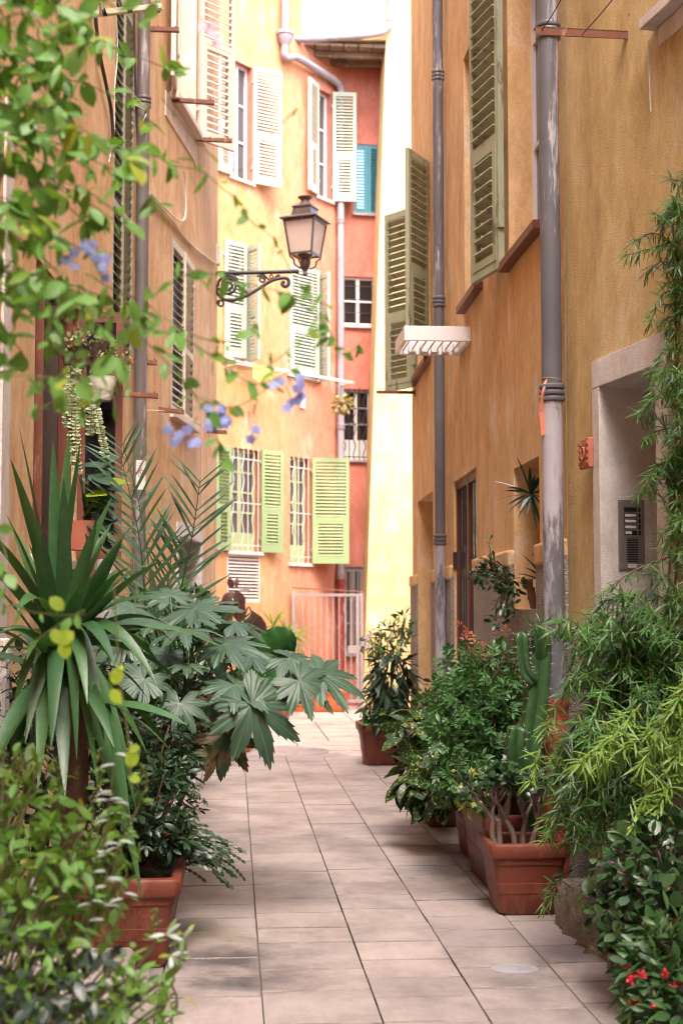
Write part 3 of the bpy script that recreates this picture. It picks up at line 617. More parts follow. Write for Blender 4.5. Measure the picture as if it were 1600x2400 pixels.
# ------------------------------------------------------------------ far: apricot house with coral recess
WB = Wall([(1.757, 23.62), (1.235, 23.0), (-.058, 21.5), (-4.5, 16.9)])
B1 = thing('apricot_house', 'tall apricot house with green and ivory shutters facing down the alley', 'house', (.2, 22, 0))
bT1 = WB.hole(541, 590, (541, 136), (541, 412), .2, rm=MAT['red']); bT2 = WB.hole(742, 776, (760, 214), (760, 466), .2, rm=MAT['red'])
bM1 = WB.hole(524, 577, (560, 572), (560, 842), .14, rm=MAT['red']); bM2 = WB.hole(676, 746, (720, 632), (720, 884), .14, rm=MAT['red'])
bL1 = WB.hole(537, 609, (560, 1050), (560, 1292), .18, rm=MAT['red']); bL2 = WB.hole(680, 726, (700, 1072), (700, 1320), .18, rm=MAT['red'])
bG = WB.hole(532, 609, (560, 1300), (560, 1412), .06, back=MAT['darkwood'])
WB.build(B1, MAT['far'], 0, 13.5, [bT1, bT2, bM1, bM2, bL1, bL2, bG])
WK = Wall([(4.5, 23.95), (1.757, 23.622)])
kB = WK.hole(830, 893, (850, 338), (850, 500), .1, rm=MAT['red']); kW = WK.hole(798, 880, (830, 648), (830, 762), .12, rm=MAT['red'])
kG = WK.hole(800, 870, (830, 912), (830, 1078), .14, rm=MAT['red']); kD = WK.hole(806, 852, (830, 1328), (830, 1530), .12, rm=MAT['red'])
WK.build(B1, MAT['red'], 0, 13.5, [kB, kW, kG, kD], name='recess_wall')
# coral painted return of the facade beside the recess
def strip(u0, u1, z0, z1, off, mat, name):
    mb = MB(); us = [u0]+[x for x in WB.L if u0 < x < u1]+[u1]
    mb.loops([[WB.p(u, z0, -.005), WB.p(u, z0, off), WB.p(u, z1, off), WB.p(u, z1, -.005)] for u in us]); mb.build(name, mat, B1)
for (h, n, rr) in ((bT1, 2, 3), (bT2, 1, 3), (bM1, 2, 3), (bM2, 2, 3), (bL1, 2, 4), (bL2, 2, 4)):
    low = h in (bL1, bL2)
    casement(B1, WB.M(h['u0'], h['z0'], -.1), h['w'], h['h'], n, rr, MAT['greenwood'] if low else MAT['whitewood'], MAT['glass2'], bottom=.25 if low else 0)
    slab_on(WB, h['u0']-.05, h['u1']+.05, h['z0']-.05, h['z0'], .05, MAT['white'], B1, 'window_sill')
leaf_open(WB, bT1, 1, 4, .34, B1, MAT['ivory']); leaf_open(WB, bT1, 0, 22, .50, B1, MAT['ivory'], label='ivory shutter swung open, highest on the apricot facade', dh=.02)
leaf_open(WB, bT2, 1, 14, .38, B1, MAT['ivory'], dh=.04); leaf_open(WB, bT2, 0, 50, .40, B1, MAT['celadon'], label='pale celadon shutter beside the zinc drainpipe, next to the teal pair', dh=.04)
leaf_open(WB, bM1, 1, 172, bM1['w']*.80, B1, MAT['celadon'], off=.02); leaf_open(WB, bM1, 0, 110, .36, B1, MAT['celadon'], dz=-.03)
leaf_open(WB, bM2, 1, 174, bM2['w']*.86, B1, MAT['celadon'], off=.02); leaf_open(WB, bM2, 0, 118, .34, B1, MAT['celadon'], dz=-.05)
leaf_open(WB, bL1, 1, 6, .36, B1, MAT['lime']); leaf_open(WB, bL1, 0, 16, .40, B1, MAT['lime'], label='apple green shutter leaf between the two barred windows', dh=.02)
leaf_open(WB, bL2, 0, 46, .60, B1, MAT['lime'], label='wide apple green shutter swung out above the gate', off=.05, dh=.02)
for h, n in ((bL1, 6), (bL2, 4)): grille(B1, WB.M(h['u0'], h['z0'], .015), h['w'], h['h'], n, (.06, .47, .9), MAT['pinkish'], wavy=True)
gM = WB.M(bG['u0'], bG['z0'], -.02)
mb = MB(); ww, hh = bG['w'], bG['h']; mb.box((0, -.03, 0), (.03, .02, hh)); mb.box((ww-.03, -.03, 0), (ww, .02, hh)); mb.box((.029, -.029, hh-.03), (ww-.029, .019, hh)); mb.box((.029, -.029, 0), (ww-.029, .019, .03))
vg = mb.build('vent_grille', MAT['pinkish'], B1, M=gM)
for k in range(13):
    link('slat', slatmesh(MAT['pinkish']), vg, gM @ Matrix.Translation((.03, 0, .05+(hh-.09)*k/12.5)) @ Matrix.Rotation(rad(-40), 4, 'X') @ Matrix.Diagonal((ww-.06, .05, .007, 1)))
for sd in (0, 1): leaf_open(WK, kB, sd, 180, kB['w']/2-.004, B1, MAT['teal'], off=-.03, mid=.02, inner=False, rail=.06)
slab_on(WK, kB['u0'], kB['u1']+.04, kB['z0']-.05, kB['z0'], .06, MAT['greypot'], B1, 'window_sill')
casement(B1, WK.M(kW['u0'], kW['z0'], -.05), kW['w'], kW['h'], 2, 2, MAT['whitewood'], MAT['glass']); slab_on(WK, kW['u0'], kW['u1']+.02, kW['z0']-.05, kW['z0'], .05, MAT['white'], B1, 'window_sill')
for z in (.25, .52, .8):
    mb = MB(); mb.tube([WK.p(kW['u0'], kW['z0']+kW['h']*z, .01), WK.p(kW['u1'], kW['z0']+kW['h']*z, .01)], .008, 5); mb.build('window_bar', MAT['iron'], B1)
casement(B1, WK.M(kG['u0'], kG['z0'], -.08), kG['w'], kG['h'], 2, 3, MAT['whitewood'], MAT['glass'], bottom=.3); grille(B1, WK.M(kG['u0'], kG['z0'], .03), kG['w'], kG['h'], 6, (.04, .5, .72, .95), MAT['iron'], wavy=True)
slab_on(WK, kG['u0'], kG['u1'], kG['z0']-.04, kG['z0'], .05, MAT['greypot'], B1, 'window_sill')
casement(B1, WK.M(kD['u0'], kD['z0'], -.06), kD['w'], kD['h'], 2, 3, MAT['greyiron'], MAT['glass2']); grille(B1, WK.M(kD['u0'], kD['z0'], .02), kD['w'], kD['h'], 5, (.05, .62, .95), MAT['greyiron'])
slab_on(WK, kD['u0'], kD['u1']+.03, kD['z0']-.06, kD['z0'], .06, MAT['greypot'], B1, 'window_sill')
mb = MB(); mb.box((0, 0, 0), (.12, .03, .18)); mb.build('wall_vent', MAT['cream'], B1, M=WB.M(WB.hit(712, 955)[0], WB.hit(712, 958)[1], 0), bevel=.004)
# coral field painted on the facade's end, from the slanting downpipe to the corner
def wq(px, py): return WB.hit(px, py)
polyA = [(600, 98), (690, 100), (812, 218), (794, 230), (794, 1580), (735, 1580), (742, 1150), (760, 900), (772, 500), (700, 190)]
roofslab([(1.80, 23.7), (1.235, 23.1), (-.058, 21.6), (-4.5, 17), (-6, 30), (6, 30), (4.5, 24)], 13.5, 13.7, MAT['clay'], B1)
# ------------------------------------------------------------------ far right: yellow house with the upper storey carried over the recess
YP = 22.8
Y1 = thing('yellow_house', 'sunlit pale yellow house whose upper storey bridges over the coral recess', 'house', (3, YP, 0))
def yx(px, py): q = at(px, py, YP); return q.x, q.z
xb, _ = yx(850, 1640); xt, zt_ = yx(905, 105); xl, zl = yx(700, 100); zr = yx(905, 84)[1]
mb = MB(); d_ = 1.25
front = [(xb, 0), (5.2, 0), (5.2, zr), (xt, zr)]
mb.add([(x, YP, z) for x, z in front]+[(x, YP+d_, z) for x, z in front], [(0, 1, 2, 3), (7, 6, 5, 4), (0, 3, 7, 4), (0, 4, 5, 1), (1, 5, 6, 2)]); mb.build('wall', MAT['yellow'], Y1)
mb = MB(); up = [(xl-.25, zl+.05), (5.2, zr+.002), (5.2, 13.5), (xl-.25, 13.5)]
mb.add([(x, YP+.001, z) for x, z in up]+[(x, YP+d_, z) for x, z in up], [(0, 1, 2, 3), (7, 6, 5, 4), (0, 3, 7, 4), (0, 4, 5, 1), (2, 6, 7, 3)]); mb.build('upper_wall', MAT['yellow'], Y1)
for k in range(9):
    x0 = xl-.2+k*.24; mb = MB(); mb.box((x0, YP+.04, zl-.02+uni(-.01, .01)), (x0+.225, YP+d_, zl+.03)); mb.build('soffit_plank', MAT['woodbeam'], Y1)
for k in range(3):
    mb = MB(); yy = YP+.25+k*.35; mb.box((xl-.1, yy, zl-.12), (xt+.3, yy+.09, zl-.022)); mb.build('soffit_beam', MAT['woodbeam'], Y1, bevel=.006)
roofslab([(xl-.3, YP-.2), (5.4, YP-.2), (5.4, YP+d_), (xl-.3, YP+d_)], 13.5, 13.7, MAT['clay'], Y1)
# unseen house added to block light from behind the camera
WZ = Wall([(-4, -8.0), (4, -8.0)]); Z1 = thing('light_blocker_house', 'plain ochre house, unseen, added behind the camera to block light', 'house', (0, -8, 0)); WZ.build(Z1, MAT['ochre'], 0, 12, []); roofslab([(-4, -8.05), (4, -8.05), (4, -12), (-4, -12)], 11.8, 12, MAT['clay'], Z1)
# courtyard side walls that close the yard left and right of the bend
WC = Wall([(5.2, 15.9), (5.2, 22.8)]); C1 = thing('courtyard_wall', 'low yellow wall closing the yard behind the orange house', 'wall', (5.3, 19, 0)); WC.build(C1, MAT['yellow'], 0, 4.0, [])
# ------------------------------------------------------------------ drainpipes
def collar(o, q, r, mat, n=3, hgt=.1):
    prof = []
    for k in range(n):
        z = -hgt/2+hgt*k/n; h = hgt/n
        prof += [(r, z), (r*1.22, z+h*.2), (r*1.28, z+h*.5), (r*1.22, z+h*.8)]
    prof.append((r, hgt/2)); mb = MB(); mb.lathe(prof, 18, Matrix.Translation(q)); mb.build('collar', mat, o, smooth=40)
def drain(label, w, px, py, r, off, cuts, mats, z1, foot=None, name='drainpipe'):
    u, _ = w.hit(px, py); d0 = ray(px, py)
    for _k in range(12):
        q_ = w.p(u, 0, off); e_ = q_.x-d0.x/d0.y*q_.y; t_ = w.tn(u)[0]; u -= e_/(t_.x-d0.x/d0.y*t_.y)
    o = thing(name, label, 'drainpipe', w.p(u, 0, off)); zs = []
    for (cx, cyy) in cuts:
        d = ray(cx, cyy); q = w.p(u, 0, off); t = q.y/d.y; zs.append(EYE+d.z*t)
    zs = sorted(zs); lv = [foot[1] if foot else 0]+zs+[z1]
    for i, (a, b) in enumerate(zip(lv, lv[1:])):
        mb = MB(); k = 12; rr = r*(1.0 if i % 2 else 1.02)
        mb.tube([w.p(u, a+(b-a)*j/k, off)+Vector((uni(-1, 1)*.0012, 0, 0)) for j in range(k+1)], rr, 20, cap=True); mb.build('pipe_section', mats[min(i, len(mats)-1)], o, smooth=50)
        if i: collar(o, w.p(u, a, off), r, mats[min(i, len(mats)-1)])
    if foot:
        mb = MB(); q = w.p(u, 0, off); mb.lathe([(r*1.15, 0), (r*1.15, foot[1]-.22), (r*1.3, foot[1]-.2), (r*1.3, foot[1]-.14), (r*1.2, foot[1]-.13), (r*1.22, foot[1]-.02), (r*1.38, foot[1]), (r*1.3, foot[1]+.03), (r*1.0, foot[1]+.03)], 20, Matrix.Translation(q)); mb.build('pipe_shoe', foot[0], o, smooth=40)
    return o, u
D1, uD1 = drain('thick grey drainpipe on the joint between ochre and orange houses', WR2, 1292, 900, .056, .09, [(1290, 75), (1296, 922)], [MAT['pipe_lilac'], MAT['pipe'], MAT['pipe']], 12.5, (MAT['pipe_red'], 1.02))
D2, uD2 = drain('slim grey drainpipe running down past the white rack', WR2, 1028, 700, .046, .08, [(1035, 178), (1028, 708), (1020, 1265)], [MAT['pipe_lilac'], MAT['pipe'], MAT['pipe'], MAT['pipe']], 12.5, (MAT['pipe_lilac'], .75))
D3, uD3 = drain('dark brown drainpipe on the left house behind the palm fronds', WL, 333, 600, .052, .09, [(330, 240)], [MAT['pipe_brown'], MAT['pipe_brown']], 11.4)
# far downpipe with hopper
D4 = thing('drainpipe', 'zinc downpipe with a hopper and slanting elbow on the apricot house', 'drainpipe', WB.p(.2, 0, .08))
ud = WB.hit(787, 700)[0]
def bp(px, py, off=.1): u, z = WB.hit(px, py); return WB.p(u, z, off)
ztop = bp(655, -60).z; ux = WB.hit(657, 60)[0]; zh = WB.hit(660, 80)[1]
mb = MB(); mb.tube([WB.p(ux, zh, .1), WB.p(ux, 13.4, .1)], .06, 14); mb.build('pipe_section', MAT['pipe_pale'], D4, smooth=50)
mb = MB(); mb.lathe([(.06, -.26), (.075, -.2), (.10, -.16), (.12, -.08), (.12, -.06), (.14, -.05), (.14, 0), (.05, .01)], 18, Matrix.Translation(WB.p(ux, zh, .1))); mb.build('hopper', MAT['pipe_pale'], D4, smooth=40)
zs_ = WB.hit(787, 225)[1]
mb = MB(); opath(mb, [WB.p(ux, zh-.2, .1), WB.p(ux-.01, zh-.42, .1), bp(684, 138), bp(730, 165), bp(770, 190), WB.p(ud+.02, zs_+.12, .1), WB.p(ud, zs_-.1, .1), WB.p(ud, zs_-.5, .1)], .06, 14); mb.build('slanting_pipe', MAT['pipe_pale'], D4, smooth=60)
zred = WB.hit(772, 1350)[1]
lv = [zred, WB.hit(780, 1000)[1], WB.hit(785, 520)[1], zs_-.5]
for a, b in zip(lv, lv[1:]):
    mb = MB(); mb.tube([WB.p(ud, a, .1), WB.p(ud, b, .1)], .06, 14); mb.build('pipe_section', MAT['pipe_pale'], D4, smooth=50); collar(D4, WB.p(ud, a, .1), .06, MAT['pipe_pale'])
mb = MB(); mb.tube([WB.p(ud, 0, .1), WB.p(ud, zred, .1)], .068, 14); mb.build('red_pipe_section', MAT['pipe_red'], D4, smooth=50); collar(D4, WB.p(ud, zred-.1, .1), .068, MAT['pipe_red'])
D5 = thing('gutter_pipe', 'pale pipe crossing the upper yellow wall above the wooden soffit', 'pipe', at(690, 90, YP-.08))
mb = MB(); opath(mb, [at(672, 84, YP-.09), at(700, 92, YP-.09), at(790, 88, YP-.09), at(880, 80, YP-.09), at(905, 70, YP-.09), at(914, 50, YP-.09), at(915, 0, YP-.09), at(916, -60, YP-.09)], .055, 12, 5); mb.build('pipe', MAT['pipe_pale'], D5, smooth=60)
for px, py in ((735, 91), (840, 84), (914, 45)): mb = MB(); mb.tube([at(px-6, py, YP-.09), at(px+6, py, YP-.09)] if px < 900 else [at(px, py-5, YP-.09), at(px, py+5, YP-.09)], .066, 12); mb.build('collar', MAT['pipe_pale'], D5, smooth=50)
# ------------------------------------------------------------------ street lantern
LY = 15.9
q0 = at(500, 628, LY); q1 = at(500, 742, LY); LP = thing('street_lantern', 'black wrought iron wall bracket carrying a four-sided frosted glass lantern', 'street lamp', q1)
xw = q0.x
mb = MB(); mb.box((xw-.03, LY-.03, q1.z), (xw+.012, LY+.10, q0.z)); mb.build('wall_plate', MAT['iron'], LP, bevel=.006)
def lp(px, py): return at(px, py, LY)
mb = MB(); mb.tube([lp(503, 641), lp(700, 636)], .024, 8); mb.build('arm', MAT['iron'], LP, smooth=50)
mb = MB(); opath(mb, [lp(509, 672), lp(513, 690), lp(528, 702), lp(548, 702), lp(575, 694), lp(603, 678), lp(632, 658), lp(662, 652), lp(676, 656), lp(674, 670), lp(664, 668), lp(664, 660)], [.014]*60, 8, 5) if False else mb.tube(smooth_path([lp(507, 668), lp(510, 686), lp(525, 701), lp(548, 703), lp(575, 694), lp(603, 679), lp(634, 659), lp(658, 652), lp(673, 653), lp(677, 664), lp(669, 672), lp(661, 666), lp(666, 659)], 6), .021, 8); mb.build('brace', MAT['iron'], LP, smooth=60)
def spiral(cx, cy, r0, r1, turns, a0, sgn=1, rr=.011, name='scroll'):
    pts = []
    n = int(26*turns)
    for k in range(n+1):
        t = k/n; a = a0+sgn*2*PI*turns*t; r = r0+(r1-r0)*t; pts.append(lp(cx+r*math.cos(a), cy+r*math.sin(a)))
    mb = MB(); mb.tube(pts, rr, 7); mb.build(name, MAT['iron'], LP, smooth=60)
spiral(535, 668, 22, 5, 1.9, PI*.9, -1, .017); spiral(535, 668, 23, 25, .45, PI*.95, 1, .016)
mb = MB(); mb.tube(smooth_path([lp(515, 657), lp(524, 648), lp(540, 646), lp(552, 655), lp(562, 672), lp(576, 684), lp(584, 690)], 6), .02, 8); mb.build('scroll', MAT['iron'], LP, smooth=60)
spiral(614, 655, 9, 3, 1.4, PI*1.2, 1, .012); spiral(636, 648, 4, 3.5, 1, 0, 1, .009); spiral(517, 712, 9, 4, 1.2, PI, 1, .013)
mb = MB(); mb.tube(smooth_path([lp(602, 648), lp(618, 645), lp(630, 655), lp(640, 655), lp(652, 645), lp(657, 652)], 6), .012, 6); mb.build('scroll', MAT['iron'], LP, smooth=60)
lc = at(715, 640, LY); S_ = LY/FPX   # metres per photo pixel there
Lz = lambda py: at(715, py, LY).z
LR = Matrix.Translation((lc.x, LY, 0)) @ Matrix.Rotation(rad(-26), 4, 'Z')
def sq(h, z): return [(-h, -h, z), (h, -h, z), (h, h, z), (-h, h, z)]
hb, ht = .132, .184; zb_, zt2 = Lz(598), Lz(522)
mb = MB(); mb.lathe([(.012, Lz(648)), (.03, Lz(644)), (.02, Lz(636)), (.05, Lz(628)), (.065, Lz(618)), (.05, Lz(608)), (.09, Lz(601)), (.09, zb_)], 14, LR); mb.build('cradle', MAT['lampmetal'], LP, smooth=40)
for sx, sy in ((1, 1), (1, -1), (-1, 1), (-1, -1)):
    mb = MB(); mb.tube(smooth_path([(sx*.04, sy*.04, Lz(630)), (sx*.09, sy*.09, Lz(622)), (sx*.10, sy*.10, Lz(610)), (sx*hb, sy*hb, Lz(604)), (sx*hb*.96, sy*hb*.96, zb_)], 4), .011, 6, LR); mb.build('support', MAT['lampmetal'], LP, smooth=60)
    mb = MB(); mb.tube([(sx*hb, sy*hb, zb_-.01), (sx*ht, sy*ht, zt2+.01)], .013, 6, LR); mb.build('corner_bar', MAT['lampmetal'], LP, smooth=60)
for k in range(4):
    R_ = LR @ Matrix.Rotation(k*PI/2, 4, 'Z'); mb = MB(); g0, g1 = hb-.006, ht-.006
    mb.add([(-g0, -g0, zb_), (g0, -g0, zb_), (g1, -g1, zt2), (-g1, -g1, zt2), (-g0, -g0+.006, zb_), (g0, -g0+.006, zb_), (g1, -g1+.006, zt2), (-g1, -g1+.006, zt2)], [(0, 1, 2, 3), (7, 6, 5, 4)], R_); mb.build('glass_pane', MAT['frost'], LP)
    for hh, zz in ((hb, zb_), (ht, zt2)): mb = MB(); mb.box((-hh, -hh-.008, zz-.012), (hh, -hh+.012, zz+.012), R_); mb.build('rail', MAT['lampmetal'], LP)
mb = MB(); mb.loops([sq(ht+.03, zt2+.012), sq(ht+.045, zt2+.02), sq(ht+.03, zt2+.04), sq(ht-.05, zt2+.07)], LR); mb.build('roof_brim', MAT['lampmetal'], LP)
mb = MB(); mb.loops([sq(ht-.06, zt2+.065), sq(.107, Lz(490)), sq(.116, Lz(490)), sq(.12, Lz(487)), sq(.094, Lz(482))], LR); mb.build('roof', MAT['lampmetal'], LP)
mb = MB(); mb.lathe([(.10, Lz(483)), (.07, Lz(478)), (.055, Lz(473)), (.05, Lz(470)), (.07, Lz(466)), (.088, Lz(464)), (.088, Lz(462)), (.03, Lz(460))], 20, LR); mb.build('chimney', MAT['lampmetal'], LP, smooth=50)
# ------------------------------------------------------------------ gate
GY = 22.55
ga, gb = at(684, 1386, GY), at(850, 1386, GY); gz = ga.z; GT = thing('metal_gate', 'grey painted barred metal gate closing the coral recess', 'gate', (ga.x, GY, 0))
for x, w2 in ((ga.x, .05), (gb.x-.045, .05)): mb = MB(); mb.box((x, GY-.025, 0), (x+w2, GY+.025, gz+.0)); mb.build('gate_post', MAT['greyiron'], GT, bevel=.004)
for z in (gz-.08, .12): mb = MB(); mb.box((ga.x+.05, GY-.02, z), (gb.x-.045, GY+.02, z+.045)); mb.build('gate_rail', MAT['greyiron'], GT)
mb = MB(); mb.tube([(ga.x, GY-.02, gz+.06), (gb.x+.01, GY-.02, gz-.01)], .012, 6); mb.build('top_bar', MAT['rust'], GT)
nb = 11
for k in range(nb):
    x = ga.x+.08+(gb.x-ga.x-.17)*k/(nb-1); mb = MB(); mb.box((x-.009, GY-.009, .16), (x+.009, GY+.009, gz-.08)); mb.build('bar', MAT['greyiron'], GT)
mb = MB(); mb.box((gb.x-.24, GY-.035, gz-.98), (gb.x-.05, GY+.03, gz-.86)); mb.build('lock_box', MAT['greyiron'], GT, bevel=.004)
mb = MB(); mb.box((gb.x-.11, GY-.03, .12), (gb.x-.06, GY+.028, gz-.05)); mb.build('gate_stile', MAT['greyiron'], GT)
# ------------------------------------------------------------------ iron bars standing out of the left house, and their lines
bars = [((335, 66), (420, 69), 'rusty iron bar crossing the brown drainpipe near its top', 'rust'), ((400, 232), (503, 240), 'rust brown bar below the sill of the propped pink shutter', 'rust'),
        ((455, 325), (544, 329), 'flaking iron bar on the corner under the pink shutter', 'rust'), ((281, 922), (371, 928), 'rust red bar beside the white hanging pot', 'rust'),
        ((312, 846), (368, 850), 'short red iron bar behind the dry flowers', 'rust'), ((372, 958), (432, 966), 'rusted bar beneath the ivory shutters', 'rust'), ((485, 1010), (532, 1013), 'short dark bar on the house corner above the green shutters', 'rust')]
for (a, b, lab, m) in bars:
    u, z = WL.hit(*a); p0 = WL.p(u, z, -.02); p1 = at(b[0], b[1], p0.y-.02); o = thing('iron_bar', lab, 'iron bar', p0, 'iron laundry bars')
    d = (p1-p0); mb = MB(); M = Matrix.Translation(p0) @ d.to_track_quat('X', 'Z').to_matrix().to_4x4()
    mb.box((0, -.004, -.02), (d.length, .004, .02), M); mb.box((0, -.004, -.02), (d.length, .03, -.013), M); mb.build('angle_iron', MAT[m], o)
    mb = MB(); mb.box((-.02, -.02, -.03), (.012, .035, .03), M); mb.build('foot', MAT[m], o)
    for k in (.45, .9): mb = MB(); mb.tube([M @ Vector((d.length*k, .012, .02)), M @ Vector((d.length*k, .012, .035))], .006, 6); mb.build('hook', MAT['iron'], o)
p0 = at(1486, 84, 6.72); p1 = at(1254, 73, 6.66); o = thing('iron_bar', 'long rust red angle iron passing in front of the thick drainpipe', 'iron bar', p0, 'iron laundry bars')
d = p1-p0; M = Matrix.Translation(p0) @ d.to_track_quat('X', 'Z').to_matrix().to_4x4(); mb = MB(); mb.box((0, -.004, -.018), (d.length, .004, .022), M); mb.box((0, -.03, .015), (d.length, .004, .022), M); mb.build('angle_iron', MAT['rust'], o)
u, z = WR1.hit(1508, 36); w0 = WR1.p(u, z, -.01)
mb = MB(); mb.tube([w0, at(1480, 35, 6.72), p0], .011, 6); mb.build('bracket', MAT['rust'], o)
mb = MB(); mb.tube([at(1480, 32, 6.70), at(1480, 38, 6.70)], .018, 8); mb.build('eye', MAT['rust'], o)
for i, (a, b, e) in enumerate((((1262, 78), (1290, 40), (1330, -30)), ((1364, 80), (1400, 40), (1450, -20)))):
    mb = MB(); mb.tube(smooth_path([at(a[0], a[1], 6.68), at(b[0], b[1], 6.6), at(e[0], e[1], 6.5)], 5), .003, 5); tag(mb.build('wire', MAT['darkcable']), ['thin wire tied to the tip of the long angle iron', 'thin wire knotted midway along the long angle iron'][i], 'wire')
p0 = WR2.p(*(lambda uz: (uz[0], uz[1], 0))(WR2.hit(973, 920))); p1 = at(882, 919, p0.y); o = thing('iron_bar', 'straight iron bar pointing across the yellow house', 'iron bar', p0, 'iron laundry bars')
mb = MB(); mb.box((p1.x, p0.y-.012, p0.z-.016), (p0.x+.03, p0.y+.012, p0.z+.016)); mb.build('bar', MAT['rust'], o)
mb = MB(); mb.box((p0.x-.01, p0.y-.04, p0.z-.04), (p0.x+.02, p0.y+.04, p0.z+.04)); mb.build('foot', MAT['rust'], o)
# clothes-line rail at the top left
pA, pB = at(222, 32, 9.3), at(380, 16, 9.1); o = thing('clothes_line_rail', 'pale rail with pulleys and green cords at the top of the left house', 'clothes line', pA)
d = pB-pA; M = Matrix.Translation(pA) @ d.to_track_quat('X', 'Z').to_matrix().to_4x4(); mb = MB(); mb.box((-.16, -.02, -.018), (d.length, .02, .018), M); mb.build('rail', MAT['ivory'], o, bevel=.003)
for px, dx in ((243, 0), (300, 0), (310, 1), (366, 0), (374, 1)):
    q = at(px, 30 if px < 290 else 24, 9.15); mb = MB(); mb.tube([q, q+Vector((.0, -.0, 1.2))], .006, 5); mb.build('cord', MAT['cordgreen'], o)
for px in (245, 303, 368):
    q = at(px, 30 if px < 290 else 22, 9.14); mb = MB(); mb.lathe([(.006, -.014), (.03, -.012), (.02, 0), (.03, .012), (.006, .014)], 12, Matrix.Translation(q) @ Matrix.Rotation(1.2, 4, 'Y')); mb.build('pulley', MAT['black'], o, smooth=50)
mb = MB(); u, z = WL.hit(214, 12); mb.tube([WL.p(u, z, -.01), at(236, 8, 9.25), at(236, 34, 9.25)], .008, 6); mb.build('stay', MAT['rust'], o)
# cables on the left house
def cable(label, pts, w, mat, r=.006, off=.014, sag=0):
    P = []
    for px, py in pts:
        u, z = w.hit(px, py); P.append(w.p(u, z, off))
    mb = MB(); mb.tube(smooth_path(P, 5), r, 6); return tag(mb.build('cable', MAT[mat]), label, 'cable')
cable('thick pale cable slanting down to the lantern bracket', [(345, 455), (375, 490), (402, 520), (420, 545), (450, 578), (480, 602), (502, 618)], WL, 'cable', .011)
cable('white looped cable hanging from the slanting cable', [(345, 452), (370, 478), (400, 508), (420, 518), (428, 500), (428, 440), (424, 400)], WL, 'cable', .009, .03)
cable('dark knotted cable running down beside the drainpipe', [(210, -10), (222, 110), (240, 200), (252, 260), (258, 350)], WL, 'darkcable', .014, .03)
cable('brown cable clipped along the left drainpipe', [(305, -20), (308, 150), (312, 260), (316, 340), (322, 375)], WL, 'darkcable', .012, .03)
cable('thin white wire looped beside the brown pipe collar', [(265, 0), (270, 120), (263, 210), (262, 300), (250, 380)], WL, 'cable', .005, .02)
cable('white wire tied in a loop over the drainpipe', [(262, 205), (290, 235), (310, 258), (318, 280), (308, 305), (302, 285), (310, 262), (290, 250), (272, 243)], WL, 'cable', .005, .12)
cable('thin wire dropping from the pink sill', [(470, 955), (471, 1100), (472, 1240)], WL, 'cable', .005)
cable('sagging white line below the ivory shutters', [(305, 935), (320, 962), (345, 962), (390, 966), (420, 975), (470, 1000)], WL, 'cable', .006, .05)
cable('thin wire running down the ochre wall above the white door surround', [(1525, 95), (1527, 180), (1530, 262)], WR1, 'cable', .004)
u, z = WR1.hit(1402, 900); z1 = WR1.hit(1402, 850)[1]
# white junction box by the lamp
q = at(505, 596, 15.92); mb = MB(); mb.box((q.x-.03, 15.88, q.z-.12), (q.x+.05, 15.99, q.z+.1)); tag(mb.build('junction_box', MAT['paperw'], bevel=.006), 'small white junction box above the lantern wall plate', 'junction box')
# stickers
q = WL.p(uD3, 0, .09); u_ = uD3; d = ray(332, 1120); zz = EYE+d.z*(q.y/d.y); sg = thing('pipe_notice', 'white notice with a red ring wrapped on the brown drainpipe', 'notice', (q.x, q.y, zz-.12))
def wrap(mb, q, r, z0, z1, a0, a1, n=10):
    vs = []; fs = []
    for k in range(n+1):
        a = a0+(a1-a0)*k/n; vs += [(q.x+r*math.cos(a), q.y+r*math.sin(a), z0), (q.x+r*math.cos(a), q.y+r*math.sin(a), z1)]
    fs = [(2*k, 2*k+2, 2*k+3, 2*k+1) for k in range(n)]; mb.add(vs, fs)
mb = MB(); wrap(mb, q, .0545, zz-.10, zz+.14, rad(-120), rad(-20)); mb.build('sheet', MAT['paperw'], sg)
def onpipe(a, z, r=.056): return (q.x+r*math.cos(a), q.y+r*math.sin(a), z)
mb = MB(); mb.tube([onpipe(rad(-72)+.45*math.cos(t), zz+.03+.03*math.sin(t)) for t in np.linspace(0, 2*PI, 20)], .0035, 5); mb.build('ring', MAT['redink'], sg)
mb = MB(); mb.tube([onpipe(rad(-72)-.3, zz+.05), onpipe(rad(-72), zz+.03, .0575), onpipe(rad(-72)+.3, zz+.01)], .003, 5); mb.build('stroke', MAT['redink'], sg)
for k in range(3): mb = MB(); mb.tube([onpipe(rad(-95), zz+.115-.02*k+.0), onpipe(rad(-80), zz+.115-.02*k, .0575), onpipe(rad(-62), zz+.115-.02*k)], .002, 4); mb.build('text_line', MAT['redink'], sg)
q = WR2.p(uD1, 0, .09); oc = thing('orange_notice', 'faded orange notice taped to the thick drainpipe below its collar', 'notice', at(1272, 1020, q.y-.05))
mb = MB(); P = [at(1283, 886, q.y-.05), at(1266, 935, q.y-.06), at(1262, 965, q.y-.06), at(1268, 1022, q.y-.055)]; wv = [at(1274, 890, q.y-.02), at(1277, 940, q.y-.02), at(1274, 968, q.y-.02), at(1279, 1016, q.y-.02)]
vs = P+wv+[p+Vector((0, .0015, 0)) for p in P+wv]; mb.add(vs, [(0, 1, 5, 4), (1, 2, 6, 5), (2, 3, 7, 6), (12, 13, 9, 8), (13, 14, 10, 9), (14, 15, 11, 10)]); mb.build('sheet', MAT['orangecard'], oc)
d = ray(1290, 890); zz = EYE+d.z*(q.y/d.y)
for z in (zz, zz-.16): mb = MB(); mb.tube([(q.x+.056*math.cos(a), q.y+.056*math.sin(a), z+.006*math.sin(2*a)) for a in np.linspace(0, 2*PI, 24)], .0025, 5); mb.build('wire_tie', MAT['greyiron'], oc)
